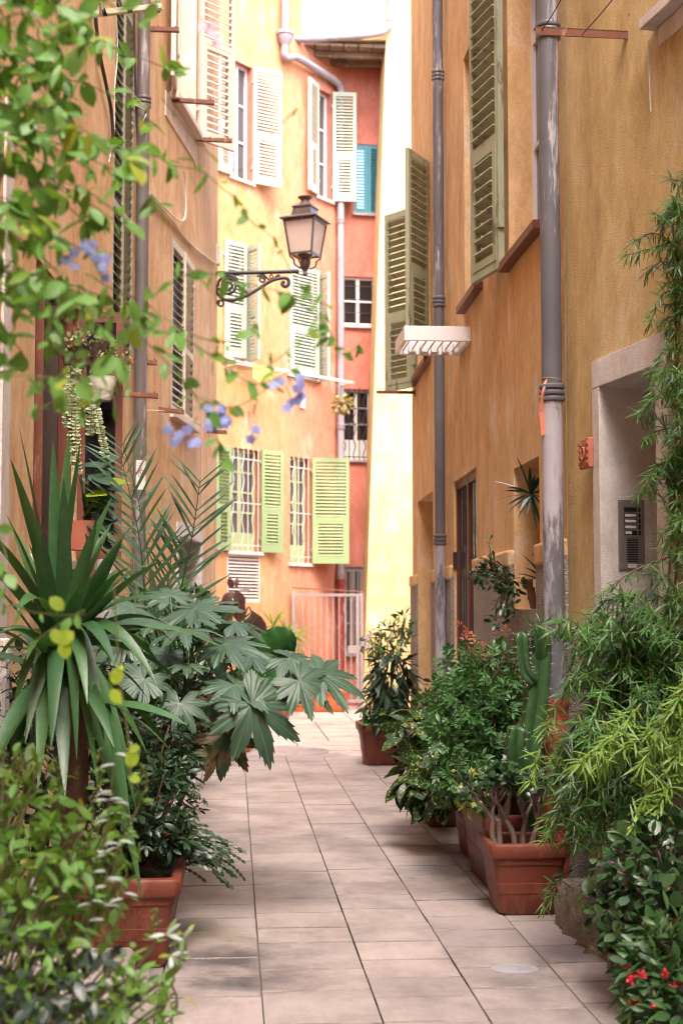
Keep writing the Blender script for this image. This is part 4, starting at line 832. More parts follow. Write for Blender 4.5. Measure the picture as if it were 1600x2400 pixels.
# ------------------------------------------------------------------ white rack, pole with cloth
ya, yb = 10.8, 11.42; pa = at(947, 763, ya); pb = at(1112, 800, ya); xw_ = WR2.p(WR2.hit(1100, 800)[0]).x; x0, x1 = pa.x, 1.827; zb2, zt3 = pb.z, pa.z
RK = thing('white_rack', 'white rectangular drying rack fixed to the orange wall below the open shutter', 'drying rack', (x1, ya, zb2))
for lo, hi in (((x0, ya, zb2), (x1, ya+.03, zt3)), ((x0, yb-.03, zb2), (x1+.01, yb, zt3)), ((x0, ya+.03, zb2+.002), (x0+.03, yb-.03, zt3-.002)), ((x1-.03, ya+.03, zb2+.002), (x1+.005, yb-.03, zt3-.002))):
    mb = MB(); mb.box(lo, hi); mb.build('panel', MAT['rackwhite'], RK, bevel=.004)
for k in range(7):
    x = x0+.06+(x1-x0-.12)*k/6; mb = MB(); mb.tube([(x, ya+.03, zb2+.03), (x, yb-.03, zb2+.03)], .006, 6); mb.build('rod', MAT['greyiron'] if k > 1 else MAT['terra_pale'], RK)
for k in range(5):
    x = x0+.10+(x1-x0-.16)*k/4; mb = MB(); mb.box((x, yb-.12, zb2+.006), (x+.06, yb-.032, zb2+.08)); mb.build('peg_box', MAT['rackwhite'], RK, bevel=.003)
q0_, q1_ = WB.hit(514, 858), WB.hit(790, 904); pA = WB.p(q0_[0], q0_[1], .35); pB = WB.p(q1_[0], q1_[1], .35)
PL = thing('drying_pole', 'white drying pole slung along the apricot facade', 'pole', pA)
for k, dz in ((0, 0), (1, .035)): mb = MB(); mb.tube([pA+Vector((0, 0, dz)), pB+Vector((0, .05*k, dz))], .010, 7); mb.build('pole', MAT['paperw'], PL, smooth=60)
for t in (.02, .42, .97): q = pA.lerp(pB, t); mb = MB(); mb.tube([q+Vector((-.3*.73, .3*.68, -.02)), q+Vector((0, 0, .01))], .008, 5); mb.build('bracket', MAT['paperw'], PL)
vs = []; n = 9
for i in range(n+1):
    for j in range(7):
        q = pA.lerp(pB, .13+.17*i/n)+Vector((0, 0, .04)); t = j/6
        vs.append(q+Vector((.03*math.sin(i*1.3)*t, -.03*math.cos(i*1.1)*t-.015, -(.22+.06*math.sin(i*.7))*t)))
mb = MB(); mb.add(vs, [(i*7+j, (i+1)*7+j, (i+1)*7+j+1, i*7+j+1) for i in range(n) for j in range(6)]); tag(mb.build('cloth', MAT['cloth'], smooth=80), 'small yellow cloth hung over the white drying pole', 'cloth')
# manhole and iron cover, doorstep stone
q = ground(655, 1772); mb = MB(); mb.lathe([(.62, -.02), (.62, .004), (.55, .006), (.54, .002), (.02, .003)], 40, Matrix.Translation((q.x-.05, q.y+.55, 0))); tag(mb.build('manhole_cover', MAT['pave'], smooth=30), 'round dark drain cover where the alley meets the courtyard', 'manhole cover')
q = ground(1205, 2272); cm = thing('access_cover', 'small oval grey iron plate let into the paving', 'cover', (q.x, q.y, 0)); mb = MB(); mb.lathe([(.10, -.01), (.10, .004), (.09, .0055), (.001, .0055)], 28, Matrix.Translation((q.x, q.y, 0)) @ Matrix.Diagonal((1, .8, 1, 1))); mb.build('plate', MAT['greypot'], cm, smooth=30)
for k in range(8): mb = MB(); mb.box((q.x+.01+k*.009, q.y-.045, .0045), (q.x+.015+k*.009, q.y+.045, .0075)); mb.build('rib', MAT['greypot'], cm)
def rough_block(name, label, cat, corners, z1, mat, seed, amp=.018, n=14):
    """weathered block: outline corners (x, y), sides and top roughened"""
    rr = random.Random(seed); L = []; C = [Vector((x, y, 0)) for x, y in corners]; ring = []
    for a, b in zip(C, C[1:]+C[:1]):
        for k in range(n): ring.append(a.lerp(b, k/n))
    cen = sum(ring, Vector())/len(ring); off = [rr.uniform(-1, 1) for _ in ring]
    for k, (sc_, z) in enumerate(((1.0, -.01), (1.0, z1*.2), (.995, z1*.45), (.99, z1*.7), (.985, z1*.86), (.965, z1*.96), (.93, z1), (.75, z1+.004), (.4, z1))):
        row = []
        for i, p in enumerate(ring):
            w = amp*(off[(i+k*3) % len(ring)]*.6+off[i]*.7)*(0 if k > 6 else 1)
            v = cen+(p-cen)*(sc_)+(p-cen).normalized()*w; row.append((v.x, v.y, z+(rr.uniform(-1, 1)*.006 if k > 2 else 0)))
        L.append(row)
    mb = MB(); mb.loops(L); return tag(mb.build(name, mat, smooth=40), label, cat)
rough_block('door_step', 'worn rough stone step at the foot of the white doorway', 'step', [(1.60, 6.0), (1.92, 5.75), (2.05, 6.1), (1.86, 7.0), (1.56, 6.93)], .225, MAT['block'], 4, .035, 22)
rough_block('stone_step', 'flat pale stone step in front of the long left planter', 'step', [(-1.2, 5.2), (-.40, 5.2), (-.385, 5.95), (-1.2, 6.0)], .15, MAT['pave'], 9, .006)
rough_block('stone_post', 'narrow upright stone pier at the edge of the left doorway', 'pier', [(-1.20, 7.02), (-1.09, 7.0), (-1.09, 7.14), (-1.21, 7.14)], 1.38, MAT['white'], 5, .006)
# ------------------------------------------------------------------ leaf templates: base at the origin, growing along +Y, face +Z
def T_leaf(w=.4, n=5, fold=.12, curl=.18, p=.8, tip=0):
    v = []; f = []
    for i in range(n+1):
        t = i/n; hw = w/2*max(math.sin(PI*min(1, t**(1-tip*.4)))**p, .03 if 0 < i < n else .012); z = -curl*t*t
        v += [(-hw, t, z+fold*hw*2), (0, t, z), (hw, t, z+fold*hw*2)]
    for i in range(n):
        a = 3*i; f += [(a, a+1, a+4, a+3), (a+1, a+2, a+5, a+4)]
    return np.array(v), f
def T_flat(w=.12, n=4, curl=.25, side=0):
    v = []; f = []
    for i in range(n+1):
        t = i/n; hw = w/2*(max(.08, math.sin(PI*(.08+.92*t)))**.6 if i < n else .05); v += [(-hw+side*t*t, t, -curl*t*t), (hw+side*t*t, t, -curl*t*t)]
    for i in range(n): f.append((2*i, 2*i+1, 2*i+3, 2*i+2))
    return np.array(v), f
def xf(T, M):
    R = np.array(M); return T[0] @ R[:3, :3].T + R[:3, 3], T[1]
def T_join(L):
    V = []; F = []; n = 0
    for v, f in L: V.append(v); F += [tuple(i+n for i in q) for q in f]; n += len(v)
    return np.vstack(V), F
VEIN = {}
def T_palmate(lobes=8, spread=285, deep=.34, seed=1, droop=.35, fold=.10):
    rr = random.Random(seed); na = 25; VN = [1.0]; V = [(0, 0, 0)]; F = []; rings = (.12, .3, .52, .76, 1.0); cols = []
    for L in range(lobes):
        c = rad(90+spread*(L/(lobes-1)-.5)); ln = (1-.42*abs(L/(lobes-1)-.5)*2*.9)*rr.uniform(.92, 1.06); hw = rad(spread/(lobes-1))/2
        for k in range(na if L == lobes-1 else na-1):
            s = k/(na-1)*2-1; prof = (1-abs(s)**.9)
            r = deep+(ln-deep)*prof**.66 if abs(s) < 1 else deep
            r *= 1+(.07 if k % 3 == 0 else -.04)*(1 if .12 < abs(s) < .9 else 0); cols.append((c+hw*s*.98, r, abs(s), ln))
    for rg in rings:
        for (a, r, s, ln) in cols:
            q = min(r, r*rg) ; z = -droop*(q**2)+fold*s*q*(1-.4*q)+.03*math.sin(a*5+q*5+seed)*q+.02*math.sin(a*31+seed*2)*q*q; V.append((q*math.cos(a), q*math.sin(a), z)); VN.append(1-min(1, s*9))
    m = len(cols)
    for j in range(m-1): F.append((0, 1+j, 2+j))
    for i in range(len(rings)-1):
        for j in range(m-1): a = 1+i*m+j; F.append((a, a+m, a+m+1, a+1))
    VEIN[seed] = VN; return np.array(V), F
def rotz(a): return Matrix.Rotation(rad(a), 4, 'Z')
_l = T_leaf(.42, 4)
TRI = T_join([xf(_l, rotz(a) @ Matrix.Translation((0, .12, 0)) @ Matrix.Diagonal((s, s, s, 1))) for a, s in ((0, .62), (62, .5), (-62, .5))]+[T_flat(.03, 1, 0)])
PIN = T_join([xf(_l, Matrix.Translation((0, y, 0)) @ rotz(a) @ Matrix.Diagonal((s, s, s, 1))) for y, a, s in ((.62, 0, .42), (.55, 55, .36), (.55, -55, .36), (.25, 60, .36), (.25, -60, .36))]+[T_flat(.025, 2, .05)])
T = dict(oval=T_leaf(.46, 5, .10, .15), broad=T_leaf(.6, 5, .08, .2, .7), lance=T_leaf(.26, 5, .12, .3), narrow=T_leaf(.16, 5, .1, .35), round=T_leaf(.72, 5, .08, .08, .55), tri=TRI, pin=PIN, fine=T_flat(.10, 4, .35, .08), fine2=T_flat(.085, 4, .6, -.1), strap=T_flat(.07, 5, .7), petal=T_leaf(.7, 3, .05, .1, .6), seg=T_leaf(.5, 3, .04, .05, .4))
for k in range(4): T['fat%d' % k] = T_palmate(9 if k < 3 else 8, 300-10*k, .34+.02*k, k+2, .16+.09*k, .045)
CACHE = {}
def tmesh(key, mat, name='leaf'):
    k = (key, mat.name)
    if k not in CACHE:
        v, f = T[key]; me = bpy.data.meshes.new(name); me.from_pydata([tuple(x) for x in v], [], f); me.materials.append(mat); me.polygons.foreach_set('use_smooth', [True]*len(me.polygons)); CACHE[k] = me
        if key[:3] == 'fat': at_ = me.attributes.new('vein', 'FLOAT', 'POINT'); at_.data.foreach_set('value', VEIN[int(key[3])+2])
    return CACHE[k]
def leafM(pos, d, n, s, roll=0):
    y = Vector(d).normalized(); n = Vector(n); z = n-y*n.dot(y)
    z = z.normalized() if z.length > 1e-4 else y.orthogonal().normalized(); x = y.cross(z)
    M = Matrix(((x.x*s, y.x*s, z.x*s, pos[0]), (x.y*s, y.y*s, z.y*s, pos[1]), (x.z*s, y.z*s, z.z*s, pos[2]), (0, 0, 0, 1)))
    return M @ Matrix.Rotation(roll, 4, 'Y') if roll else M
class Plant:
    def __init__(s, name, label, cat, base, group=None): s.o = thing(name, label, cat, base, group); s.L = []; s.st = {}; s.base = Vector(base)
    def leaf(s, key, mat, M, name='leaf'): s.L.append((key, mat, M, name))
    def stem(s, pts, r, mat='twig', n=5):
        s.st.setdefault(mat, MB()).tube(pts, r, n)
    def done(s, nparts=0, smooth=True, stuff='foliage'):
        for m, mb in s.st.items(): mb.build('stem', MAT[m] if m in MAT else LEAF[m], s.o, smooth=60)
        def size(l): q = l[2].translation; return l[2].col[1].length/max(.5, (q-EYEP).length)
        L = sorted(s.L, key=size, reverse=True) if nparts < len(s.L) else s.L
        for key, mat, M, name in L[:nparts]: link(name, tmesh(key, LEAF[mat], name), s.o, M)
        by = {}
        for key, mat, M, name in L[nparts:]: by.setdefault(mat, []).append(xf(T[key], M))
        for mat, l in by.items():
            v, f = T_join(l); me = bpy.data.meshes.new(stuff); me.from_pydata(v.tolist(), [], f); me.materials.append(LEAF[mat]); me.polygons.foreach_set('use_smooth', [True]*len(me.polygons))
            tag(link(stuff, me, s.o), kind='stuff')
        return s.o
def rdir(): 
    while True:
        v = Vector((uni(-1, 1), uni(-1, 1), uni(-1, 1)))
        if .05 < v.length < 1: return v.normalized()
def blob(P, c, r, n, keys, mats, s, up=.6, out=.7, shell=.55, droop=0, stems=0, stemmat='twig', sr=.004, base=None):
    """leaves through an ellipsoid, denser to its skin, each hung on a twig of its own"""
    c = Vector(c)
    for _ in range(n):
        d = rdir(); k = uni(shell, 1.05)**.8; p = c+Vector((d.x*r[0]*k, d.y*r[1]*k, d.z*r[2]*k))
        dirv = d*out+rdir()*.7+Vector((0, 0, -droop)); nr = d*.5+Vector((0, 0, up))+rdir()*.45
        key = RN.choice(keys); m = RN.choice(mats); P.leaf(key, m, leafM(p, dirv, nr, s*uni(.65, 1.15)))
    b = Vector(base) if base is not None else c-Vector((0, 0, r[2]))
    for _ in range(stems):
        d = rdir(); d.z = abs(d.z); e = c+Vector((d.x*r[0], d.y*r[1], d.z*r[2]))*.85; m = b.lerp(e, .5)+Vector((uni(-.04, .04), uni(-.04, .04), .03)); P.stem(smooth_path([b, m, e], 3), [sr]*7, stemmat, 4)
# ------------------------------------------------------------------ pots
def rrect(w, l, r, z, n=4):
    pts = []
    for cx, cy, a0 in ((w/2-r, l/2-r, 0), (-w/2+r, l/2-r, 90), (-w/2+r, -l/2+r, 180), (w/2-r, -l/2+r, 270)):
        for k in range(n+1): a = rad(a0+90*k/n); pts.append((cx+r*math.cos(a), cy+r*math.sin(a), z))
    return pts
def planter(label, x, y, w, l, h, rot=0, mat='terra', taper=.78, z=0, name='planter', cat='planter', group='terracotta coloured planters'):
    o = thing(name, label, cat, (x, y, z), group); M = Matrix.Translation((x, y, z)) @ rotz(rot); r = .045*min(1, w/.4); rh = .075*h/.38
    def lp_(t, zz, ins=0, e=1): k = taper+(1-taper)*t; return rrect(w*k-ins, l*(1-(1-k)*w/l)-ins, r*e, zz)
    rim = .035*w/.4
    mb = MB(); mb.loops([lp_(0, 0, .02), lp_(0, .012), lp_(.28, h*.30), lp_(.285, h*.305, -.006), lp_(.40, h*.44, -.006), lp_(.41, h*.445), lp_(.70, h*.70), lp_(.70, h*.705, -.012), lp_(.86, h-rh*.6, -.012)], M, True, False); mb.build('body', MAT[mat], o, smooth=35)
    mb = MB(); L = [lp_(.86, h-rh, .0), lp_(.9, h-rh, -rim*.8), lp_(.92, h-rh*.85, -rim), lp_(.97, h-rh*.2, -rim), lp_(.98, h-rh*.05, -rim*.7), lp_(.98, h, -rim*.2), lp_(.98, h, .03*w/.4), lp_(.97, h-rh*.15, .05*w/.4), lp_(.8, h*.72, .05*w/.4)]; mb.loops(L, M, False, False); mb.build('rim', MAT[mat], o, smooth=35)
    mb = MB(); mb.loops([lp_(.82, h*.76, .045*w/.4), rrect(w*.4, l*.5, r, h*.79), rrect(w*.1, l*.2, r*.1, h*.80)], M, False, True); mb.build('soil', MAT['soil'], o)
    return o
def roundpot(label, x, y, r, h, mat='terra', z=0, name='flower_pot', group='round flower pots', cat='flower pot'):
    o = thing(name, label, cat, (x, y, z), group); M = Matrix.Translation((x, y, z))
    mb = MB(); mb.lathe([(r*.66, 0), (r*.70, .01), (r*.9, h*.76)], 26, M); mb.build('body', MAT[mat], o, smooth=40)
    mb = MB(); mb.lathe([(r*.9, h*.74), (r*1.0, h*.75), (r*1.02, h*.97), (r*1.0, h), (r*.92, h), (r*.86, h*.8)], 26, M); mb.build('rim', MAT[mat], o, smooth=40)
    mb = MB(); mb.lathe([(r*.88, h*.80), (r*.87, h*.82), (r*.3, h*.86)], 20, M); mb.build('soil', MAT['soil'], o)
    return o
planter('long terracotta planter holding the dark nandina on the left of the path', -.46, 6.58, .46, .84, .385)
planter('square terracotta planter holding the jade plant beside the stone step', 1.485, 7.31, .385, .40, .36)
planter('long terracotta planter behind the jade plant planter', 1.545, 8.08, .38, .80, .42)
planter('narrow terracotta planter half hidden under the nandina, next to the aucuba', 1.60, 8.98, .40, .44, .44)
q = ground(868, 1796); planter('terracotta planter standing alone on the path below the dark oleander', 1.50, q.y+.25, .46, .46, .42)
planter('terracotta planter hidden beneath the spotted aucuba leaves', 1.55, 10.3, .42, .46, .42)
q = ground(556, 1765); planter('tall tapered terracotta pot on the left at the courtyard corner', q.x-.0, q.y+.15, .34, .34, .44, 8, 'terra_pale')
q = ground(508, 1762); roundpot('grey plastic bucket beside the tapered terracotta pot', q.x-.02, q.y+.25, .19, .42, 'greypot')
q = ground(448, 1806); roundpot('squat round terracotta pot under the fatsia on the left', q.x, q.y+.1, .21, .30, 'terra_pale')
q = ground(768, 1664); planter('orange planter box with dry cacti in front of the gate', q.x, 22.2, .56, .34, .36, 0, 'terra_orange', .85)
q = ground(690, 1658); roundpot('small orange pot beside the gate planter box', q.x, 22.2, .14, .26, 'terra_orange')
roundpot('dark pot under the red flowers in the corner', 1.58, 5.0, .15, .24, 'greypot')
roundpot('brown pot of the glossy jade shrub beside the stone step', 1.68, 5.66, .17, .33, 'clay')
# ------------------------------------------------------------------ yucca
YC = at(140, 1530, 6.3); yb_ = Vector((YC.x+.05, 6.35, 0))
P = Plant('yucca_plant', 'large yucca with broad sword leaves on a shaggy trunk at the left wall', 'plant', yb_)
P.stem([yb_, yb_+Vector((.01, 0, .4)), Vector((YC.x+.07, 6.33, 1.0)), YC], [.075, .065, .06, .05], 'bark', 10)
for k in range(60):
    a = uni(0, 2*PI); z = uni(.1, 1.15); q = yb_+Vector((.06*math.cos(a), .06*math.sin(a), z)); P.stem([q, q+Vector((.02*math.cos(a), .02*math.sin(a), -.1))], [.012, .003], 'bark', 4)
def strapleaf(parent, base, tip, lift, w, mat, n=12, name='leaf', fold=.22):
    b, t = Vector(base), Vector(tip); c = (b+t)/2+Vector((0, 0, lift)); d0 = t-b; pv_ = None; v = []; f = []
    side = d0.cross(Vector((0, 0, 1))); side = side.normalized() if side.length > .05 else Vector((1, 0, 0))
    ang = uni(-.5, .5)
    for i in range(n+1):
        s = i/n; p = b*(1-s)**2+c*2*s*(1-s)+t*s*s; tn = ((c-b)*(1-s)+(t-c)*s).normalized()
        sd = (side-tn*side.dot(tn)).normalized(); sd = Matrix.Rotation(ang, 3, tn) @ sd; nn = sd.cross(tn)
        hw = w/2*(min(1, .55+1.6*s) if s < .3 else (1-((s-.3)/.7)**2.4))+.001
        v += [p-sd*hw+nn*hw*fold, p, p+sd*hw+nn*hw*fold]
    for i in range(n): a = 3*i; f += [(a, a+1, a+4, a+3), (a+1, a+2, a+5, a+4)]
    mb = MB(); mb.add(v, f); return mb.build(name, LEAF[mat], parent, smooth=80)
tips = [((70, 1110), .0, 6.2), ((235, 1190), .03, 6.2), ((150, 1120), .0, 6.0), ((12, 1200), .05, 6.2), ((290, 1260), .05, 6.1), ((180, 1780), .5, 5.8), ((120, 1760), .45, 5.75), ((230, 1850), .5, 5.9), ((45, 1000), .02, 6.2), ((125, 1030), .0, 6.3), ((163, 1010), .0, 6.4), ((190, 1030), .02, 6.3), ((25, 1075), .05, 6.1), ((388, 1310), .12, 6.0), ((300, 1330), .1, 6.5), ((215, 1350), .1, 5.8), ((245, 1740), .5, 5.9), ((205, 1650), .45, 5.8), ((60, 1740), .4, 5.9), ((30, 1680), .35, 6.2), ((370, 1610), .35, 6.0), ((440, 1620), .3, 6.3), ((320, 1900), .5, 6.0), ((335, 2110), .45, 5.9), ((150, 1900), .45, 6.0), ((395, 1465), .25, 6.2), ((270, 1560), .4, 5.7), ((90, 1850), .4, 5.8), ((20, 1420), .2, 6.2), ((100, 1250), .05, 5.9), ((260, 1230), .06, 6.6), ((320, 1480), .25, 6.7)]
for (px, lift, Y) in tips: strapleaf(P.o, YC+Vector((uni(-.03, .03), uni(-.03, .03), uni(-.08, .08))), at(px[0], px[1], Y), lift*.8, uni(.062, .085), 'yucca')
for k in range(52):
    a = uni(0, 2*PI); el = uni(-1.1, 1.25); L = uni(.45, .85); d = Vector((math.cos(a)*math.cos(el), math.sin(a)*math.cos(el), math.sin(el))); strapleaf(P.o, YC+Vector((0, 0, uni(-.15, .05))), YC+d*L, .25*math.cos(el), uni(.06, .085), 'yucca')
for (px, py) in ((310, 1990), (400, 1760), (440, 1700)): strapleaf(P.o, at(250, 1650, 5.9), at(px, py, 5.7), .05, .045, 'yucca')
P.done()
# ------------------------------------------------------------------ date palm fronds
PB = Vector((-.62, 9.0, 0)); P = Plant('date_palm', 'young feathery date palm in front of the brown drainpipe', 'palm', PB)
def frond(pts, ll, n=16, w=.014):
    path = smooth_path(pts, 8); mb = MB(); mb.tube(path, [.008*(1-.8*i/len(path)) for i in range(len(path))], 5); m = len(path)
    for k in range(n):
        i = int(m*(.2+.79*k/n)); i = min(i, m-2); p = path[i]; t = (path[i+1]-path[i]).normalized(); sd = t.cross(Vector((uni(-.3, .3), -1, .2))).normalized()
        for sg in (-1, 1):
            d = (t*uni(.7, 1.0)+sd*sg*uni(.6, .9)+Vector((0, uni(-.3, .3), uni(-.05, .15)))).normalized(); L = ll*(.65+.5*math.sin(PI*min(1, .25+.75*k/n)))*uni(.85, 1.1)
            v, f = xf(T_flat(.055, 4, .12), leafM(p, d, Vector((0, -1, .5)), L)); v = v; mb.add([tuple(x) for x in v], f)
    mb.build('frond', LEAF['palm'], P.o)
for pts, ll in (([at(365, 1640, 8.6), at(345, 1450, 8.5), at(325, 1250, 8.4), at(280, 1060, 8.3)], .34), ([at(380, 1640, 8.7), at(360, 1420, 8.8), at(330, 1200, 8.8), at(285, 1030, 8.8)], .28), ([at(380, 1640, 8.7), at(410, 1450, 8.6), at(450, 1260, 8.5), at(470, 1120, 8.4)], .32), ([at(380, 1640, 8.6), at(430, 1560, 8.3), at(490, 1500, 8.0), at(560, 1500, 7.8)], .26), ([at(370, 1640, 8.7), at(340, 1520, 8.6), at(390, 1380, 8.6), at(405, 1260, 8.5)], .26)): frond(pts, ll)
for px in (340, 365, 385): P.stem(smooth_path([PB, at(px, 1800, 8.9), at(370, 1640, 8.7)], 4), .016, 'palm', 6)
P.done()
# thin grass-like plant between yucca and palm
gb0 = Vector((-.55, 7.7, 0)); P = Plant('strap_grass', 'tuft of thin arching green grass leaves between yucca and fatsia', 'plant', gb0)
for k in range(46):
    a = uni(0, 2*PI); b_ = at(uni(300, 420), uni(1500, 1640), 7.7); L = uni(.25, .55); d = Vector((math.cos(a), math.sin(a)*.6, uni(-.1, .7))); strapleaf(P.o, b_, b_+d*L, uni(.05, .2), uni(.012, .02), 'yucca' if k % 3 else 'fern', 8)
for k in range(7): P.stem(smooth_path([gb0+Vector((uni(-.05, .05), 0, 0)), at(uni(310, 410), 1750, 7.7), at(uni(310, 410), 1560, 7.7)], 3), .008, 'palm', 5)
P.done()
# ------------------------------------------------------------------ fatsia
FB = Vector((-.36, 7.5, 0)); FC = at(440, 1620, 7.5); P = Plant('fatsia_shrub', 'fatsia with large glossy hand-shaped leaves leaning over the path', 'plant', FB)
P.stem(smooth_path([FB, FB+Vector((-.02, 0, .4)), Vector((FC.x-.02, 7.5, FC.z-.2)), FC], 4), .026, 'bark', 8)
fl = [  # leaf centre px, depth, radius m, axis (x, y, z), face normal, variant
 (475, 1425, 7.3, .36, (.9, -.35, .05), (.0, -.42, 1), 0), (345, 1452, 7.4, .30, (-.5, -.6, .0), (.05, -.4, 1), 1), (540, 1512, 7.2, .30, (.8, -.5, -.1), (.1, -.55, 1), 1), (430, 1478, 7.1, .27, (.1, -.9, -.1), (-.1, -.5, 1), 2),
 (603, 1668, 6.9, .37, (.55, -.1, -.62), (.1, -1, .42), 3), (560, 1612, 7.0, .30, (.5, -.6, -.3), (.2, -.75, .8), 0), (440, 1560, 7.0, .20, (.0, -.8, -.1), (0, -.6, 1), 1), (715, 1605, 7.0, .30, (.75, -.2, -.5), (.1, -.8, .7), 2),
 (765, 1585, 7.1, .31, (.9, -.1, -.32), (.2, -.6, .8), 1), (300, 1420, 7.6, .26, (-.6, -.3, .1), (.0, -.5, 1), 2), (600, 1540, 7.6, .28, (.8, .2, -.1), (.1, -.4, 1), 0), (380, 1540, 7.2, .26, (-.4, -.7, -.3), (-.1, -.7, .8), 0), (330, 1600, 7.0, .24, (-.5, -.6, -.5), (0, -.9, .6), 1),
 (420, 1660, 6.9, .24, (-.1, -.5, -.7), (0, -1, .4), 2), (690, 1545, 7.3, .24, (.8, -.1, -.2), (.1, -.5, .9), 3), (520, 1600, 7.6, .28, (.4, .4, -.4), (.0, -.8, .6), 0), (280, 1500, 7.4, .26, (-.8, -.2, -.2), (0, -.6, .8), 3), (450, 1440, 7.8, .30, (.2, .6, .2), (0, -.3, 1), 1), (395, 1390, 7.9, .26, (-.2, .5, .3), (0, -.3, 1), 2), (560, 1460, 7.8, .26, (.7, .4, .1), (0, -.35, 1), 3)]
for (px, py, Y, r, ax, nr, vi) in fl:
    p = at(px, py, Y); ax = Vector(ax).normalized(); b_ = p-ax*r*.12
    m = FC.lerp(b_, .5)+Vector((0, 0, -.06)); path = smooth_path([FC+Vector((uni(-.03, .03), 0, uni(-.06, .06))), m, b_], 5); mb = MB(); mb.tube(path, [.0075-.003*i/len(path) for i in range(len(path))], 6); mb.build('petiole', LEAF['yucca'], P.o, smooth=60)
    P.leaf('fat%d' % vi, 'fatsia', leafM(b_, ax, nr, r*uni(.78, .98), 0))
for (px, py, Y, r, ax, nr) in ((530, 1720, 7.0, .22, (.3, -.2, -.9), (.3, -1, .1)), (470, 1720, 7.2, .16, (-.1, -.2, -.9), (-.3, -1, .2)), (490, 1640, 7.2, .18, (.4, -.4, -.5), (.1, -1, .5)), (505, 1765, 7.0, .15, (.1, -.1, -1), (.6, -1, .1))):
    b_ = at(px, py, Y); mb = MB(); mb.tube(smooth_path([FC, FC.lerp(b_, .6)+Vector((.02, 0, .02)), b_], 5), .005, 5); mb.build('petiole', LEAF['oldleaf'], P.o, smooth=60); P.leaf('fat3', 'oldleaf', leafM(b_, ax, nr, r), 'withered_leaf')
P.done(99)
# paddle-leaved plant behind the fatsia
EB = Vector((-.36, 8.9, 0)); P = Plant('paddle_leaf_plant', 'broad paddle-leaved plant rising behind the fatsia', 'plant', EB)
def paddle(base, tip, w, lift, roll):
    b, t = Vector(base), Vector(tip); c = (b+t)/2+Vector((0, 0, lift)); v = []; f = []; n = 16; sd0 = Vector((math.sin(roll)*.3, -math.cos(roll), math.sin(roll)))
    for i in range(n+1):
        s = i/n; p = b*(1-s)**2+c*2*s*(1-s)+t*s*s; tn = ((c-b)*(1-s)+(t-c)*s).normalized(); sd = (sd0-tn*sd0.dot(tn)).normalized(); nn = sd.cross(tn); hw = w/2*max(.02, math.sin(PI*min(1, .05+.95*s))**.55)
        for k in (-1, -.5, 0, .5, 1): v.append(p+sd*hw*k+nn*(abs(k)**2*hw*.35+.012*math.sin(i*2.1+k*3)*abs(k)))
    for i in range(n):
        for k in range(4): a = 5*i+k; f.append((a, a+1, a+6, a+5))
    mb = MB(); mb.add(v, f); mb.build('leaf', LEAF['banana'], P.o, smooth=80)
for (a, b, w, l, r) in (((585, 1590), (695, 1495), .24, .10, 1.2), ((560, 1650), (710, 1575), .24, .10, 1.0), ((600, 1560), (500, 1480), .22, .1, 1.1), ((580, 1560), (640, 1600), .2, .06, 1.4), ((520, 1620), (620, 1620), .26, .02, 1.4)):
    b0 = at(a[0], a[1], 8.7); P.stem(smooth_path([EB+Vector((-.1, -.2, 0)), at(500, 1690, 8.8), b0], 4), .012, 'palm', 6); paddle(b0, at(b[0], b[1], 8.6), w, l, r)
P.done()
# ------------------------------------------------------------------ left nandina, christmas cactus, filler shrubs
nb_ = Vector((-.5, 6.6, .29)); P = Plant('nandina_shrub', 'dark bushy nandina growing in the long left planter', 'shrub', nb_)
for (px, py, Y, r, n) in ((370, 1880, 6.5, (.17, .26, .22), 300), (330, 1760, 6.8, (.22, .25, .2), 280), (420, 1740, 7.1, (.16, .2, .16), 160), (300, 1900, 6.4, (.14, .2, .16), 150), (400, 1960, 6.35, (.10, .1, .05), 40)):
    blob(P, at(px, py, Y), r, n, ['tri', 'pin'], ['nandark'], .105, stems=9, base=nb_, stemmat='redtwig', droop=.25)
P.done(150)
cb = Vector((-.33, 6.8, .30)); P = Plant('christmas_cactus', 'christmas cactus with jointed dark stems trailing over the planter edge', 'plant', cb)
for k in range(44):
    a = uni(-1.0, .9); L = uni(.22, .42); p = cb+Vector((uni(-.04, .08), uni(-.15, .15), uni(.02, .16))); d = Vector((math.cos(a)*.9, math.sin(a)*.5-.15, uni(.1, .8))).normalized(); n = int(L/.026); br = RN.random()
    for i in range(n):
        P.leaf('seg', 'xmas', leafM(p, d, Vector((uni(-.6, .6), -.8, .5)), .032)); p = p+d*.026; d = (d+Vector((uni(-.05, .08), uni(-.05, .05), -.11))).normalized()
P.done(0, stuff='jointed_stems')
fb = Vector((-.55, 8.3, 0)); P = Plant('shade_shrub', 'dense dark green shrub in the shade below the fatsia', 'shrub', fb)
for (px, py, Y, r, n) in ((330, 1660, 8.1, (.32, .3, .28), 420), (450, 1660, 8.4, (.22, .3, .26), 300), (250, 1600, 8.0, (.3, .3, .3), 300), (500, 1690, 8.8, (.14, .2, .2), 120), (240, 1760, 7.6, (.35, .3, .35), 300), (80, 1850, 7.0, (.25, .2, .4), 340), (190, 1900, 6.9, (.2, .2, .3), 240), (60, 1650, 7.0, (.2, .15, .25), 160)):
    blob(P, at(px, py, Y), r, n, ['oval', 'lance'], ['nandark', 'nandark', 'bluegrey', 'oleander'], .09, stems=8, base=fb)
P.done(0)
fb = Vector((-.62, 10.6, 0)); P = Plant('leafy_pot_plant', 'bright small-leaved plant in the squat round pot', 'shrub', fb)
q = ground(448, 1806)
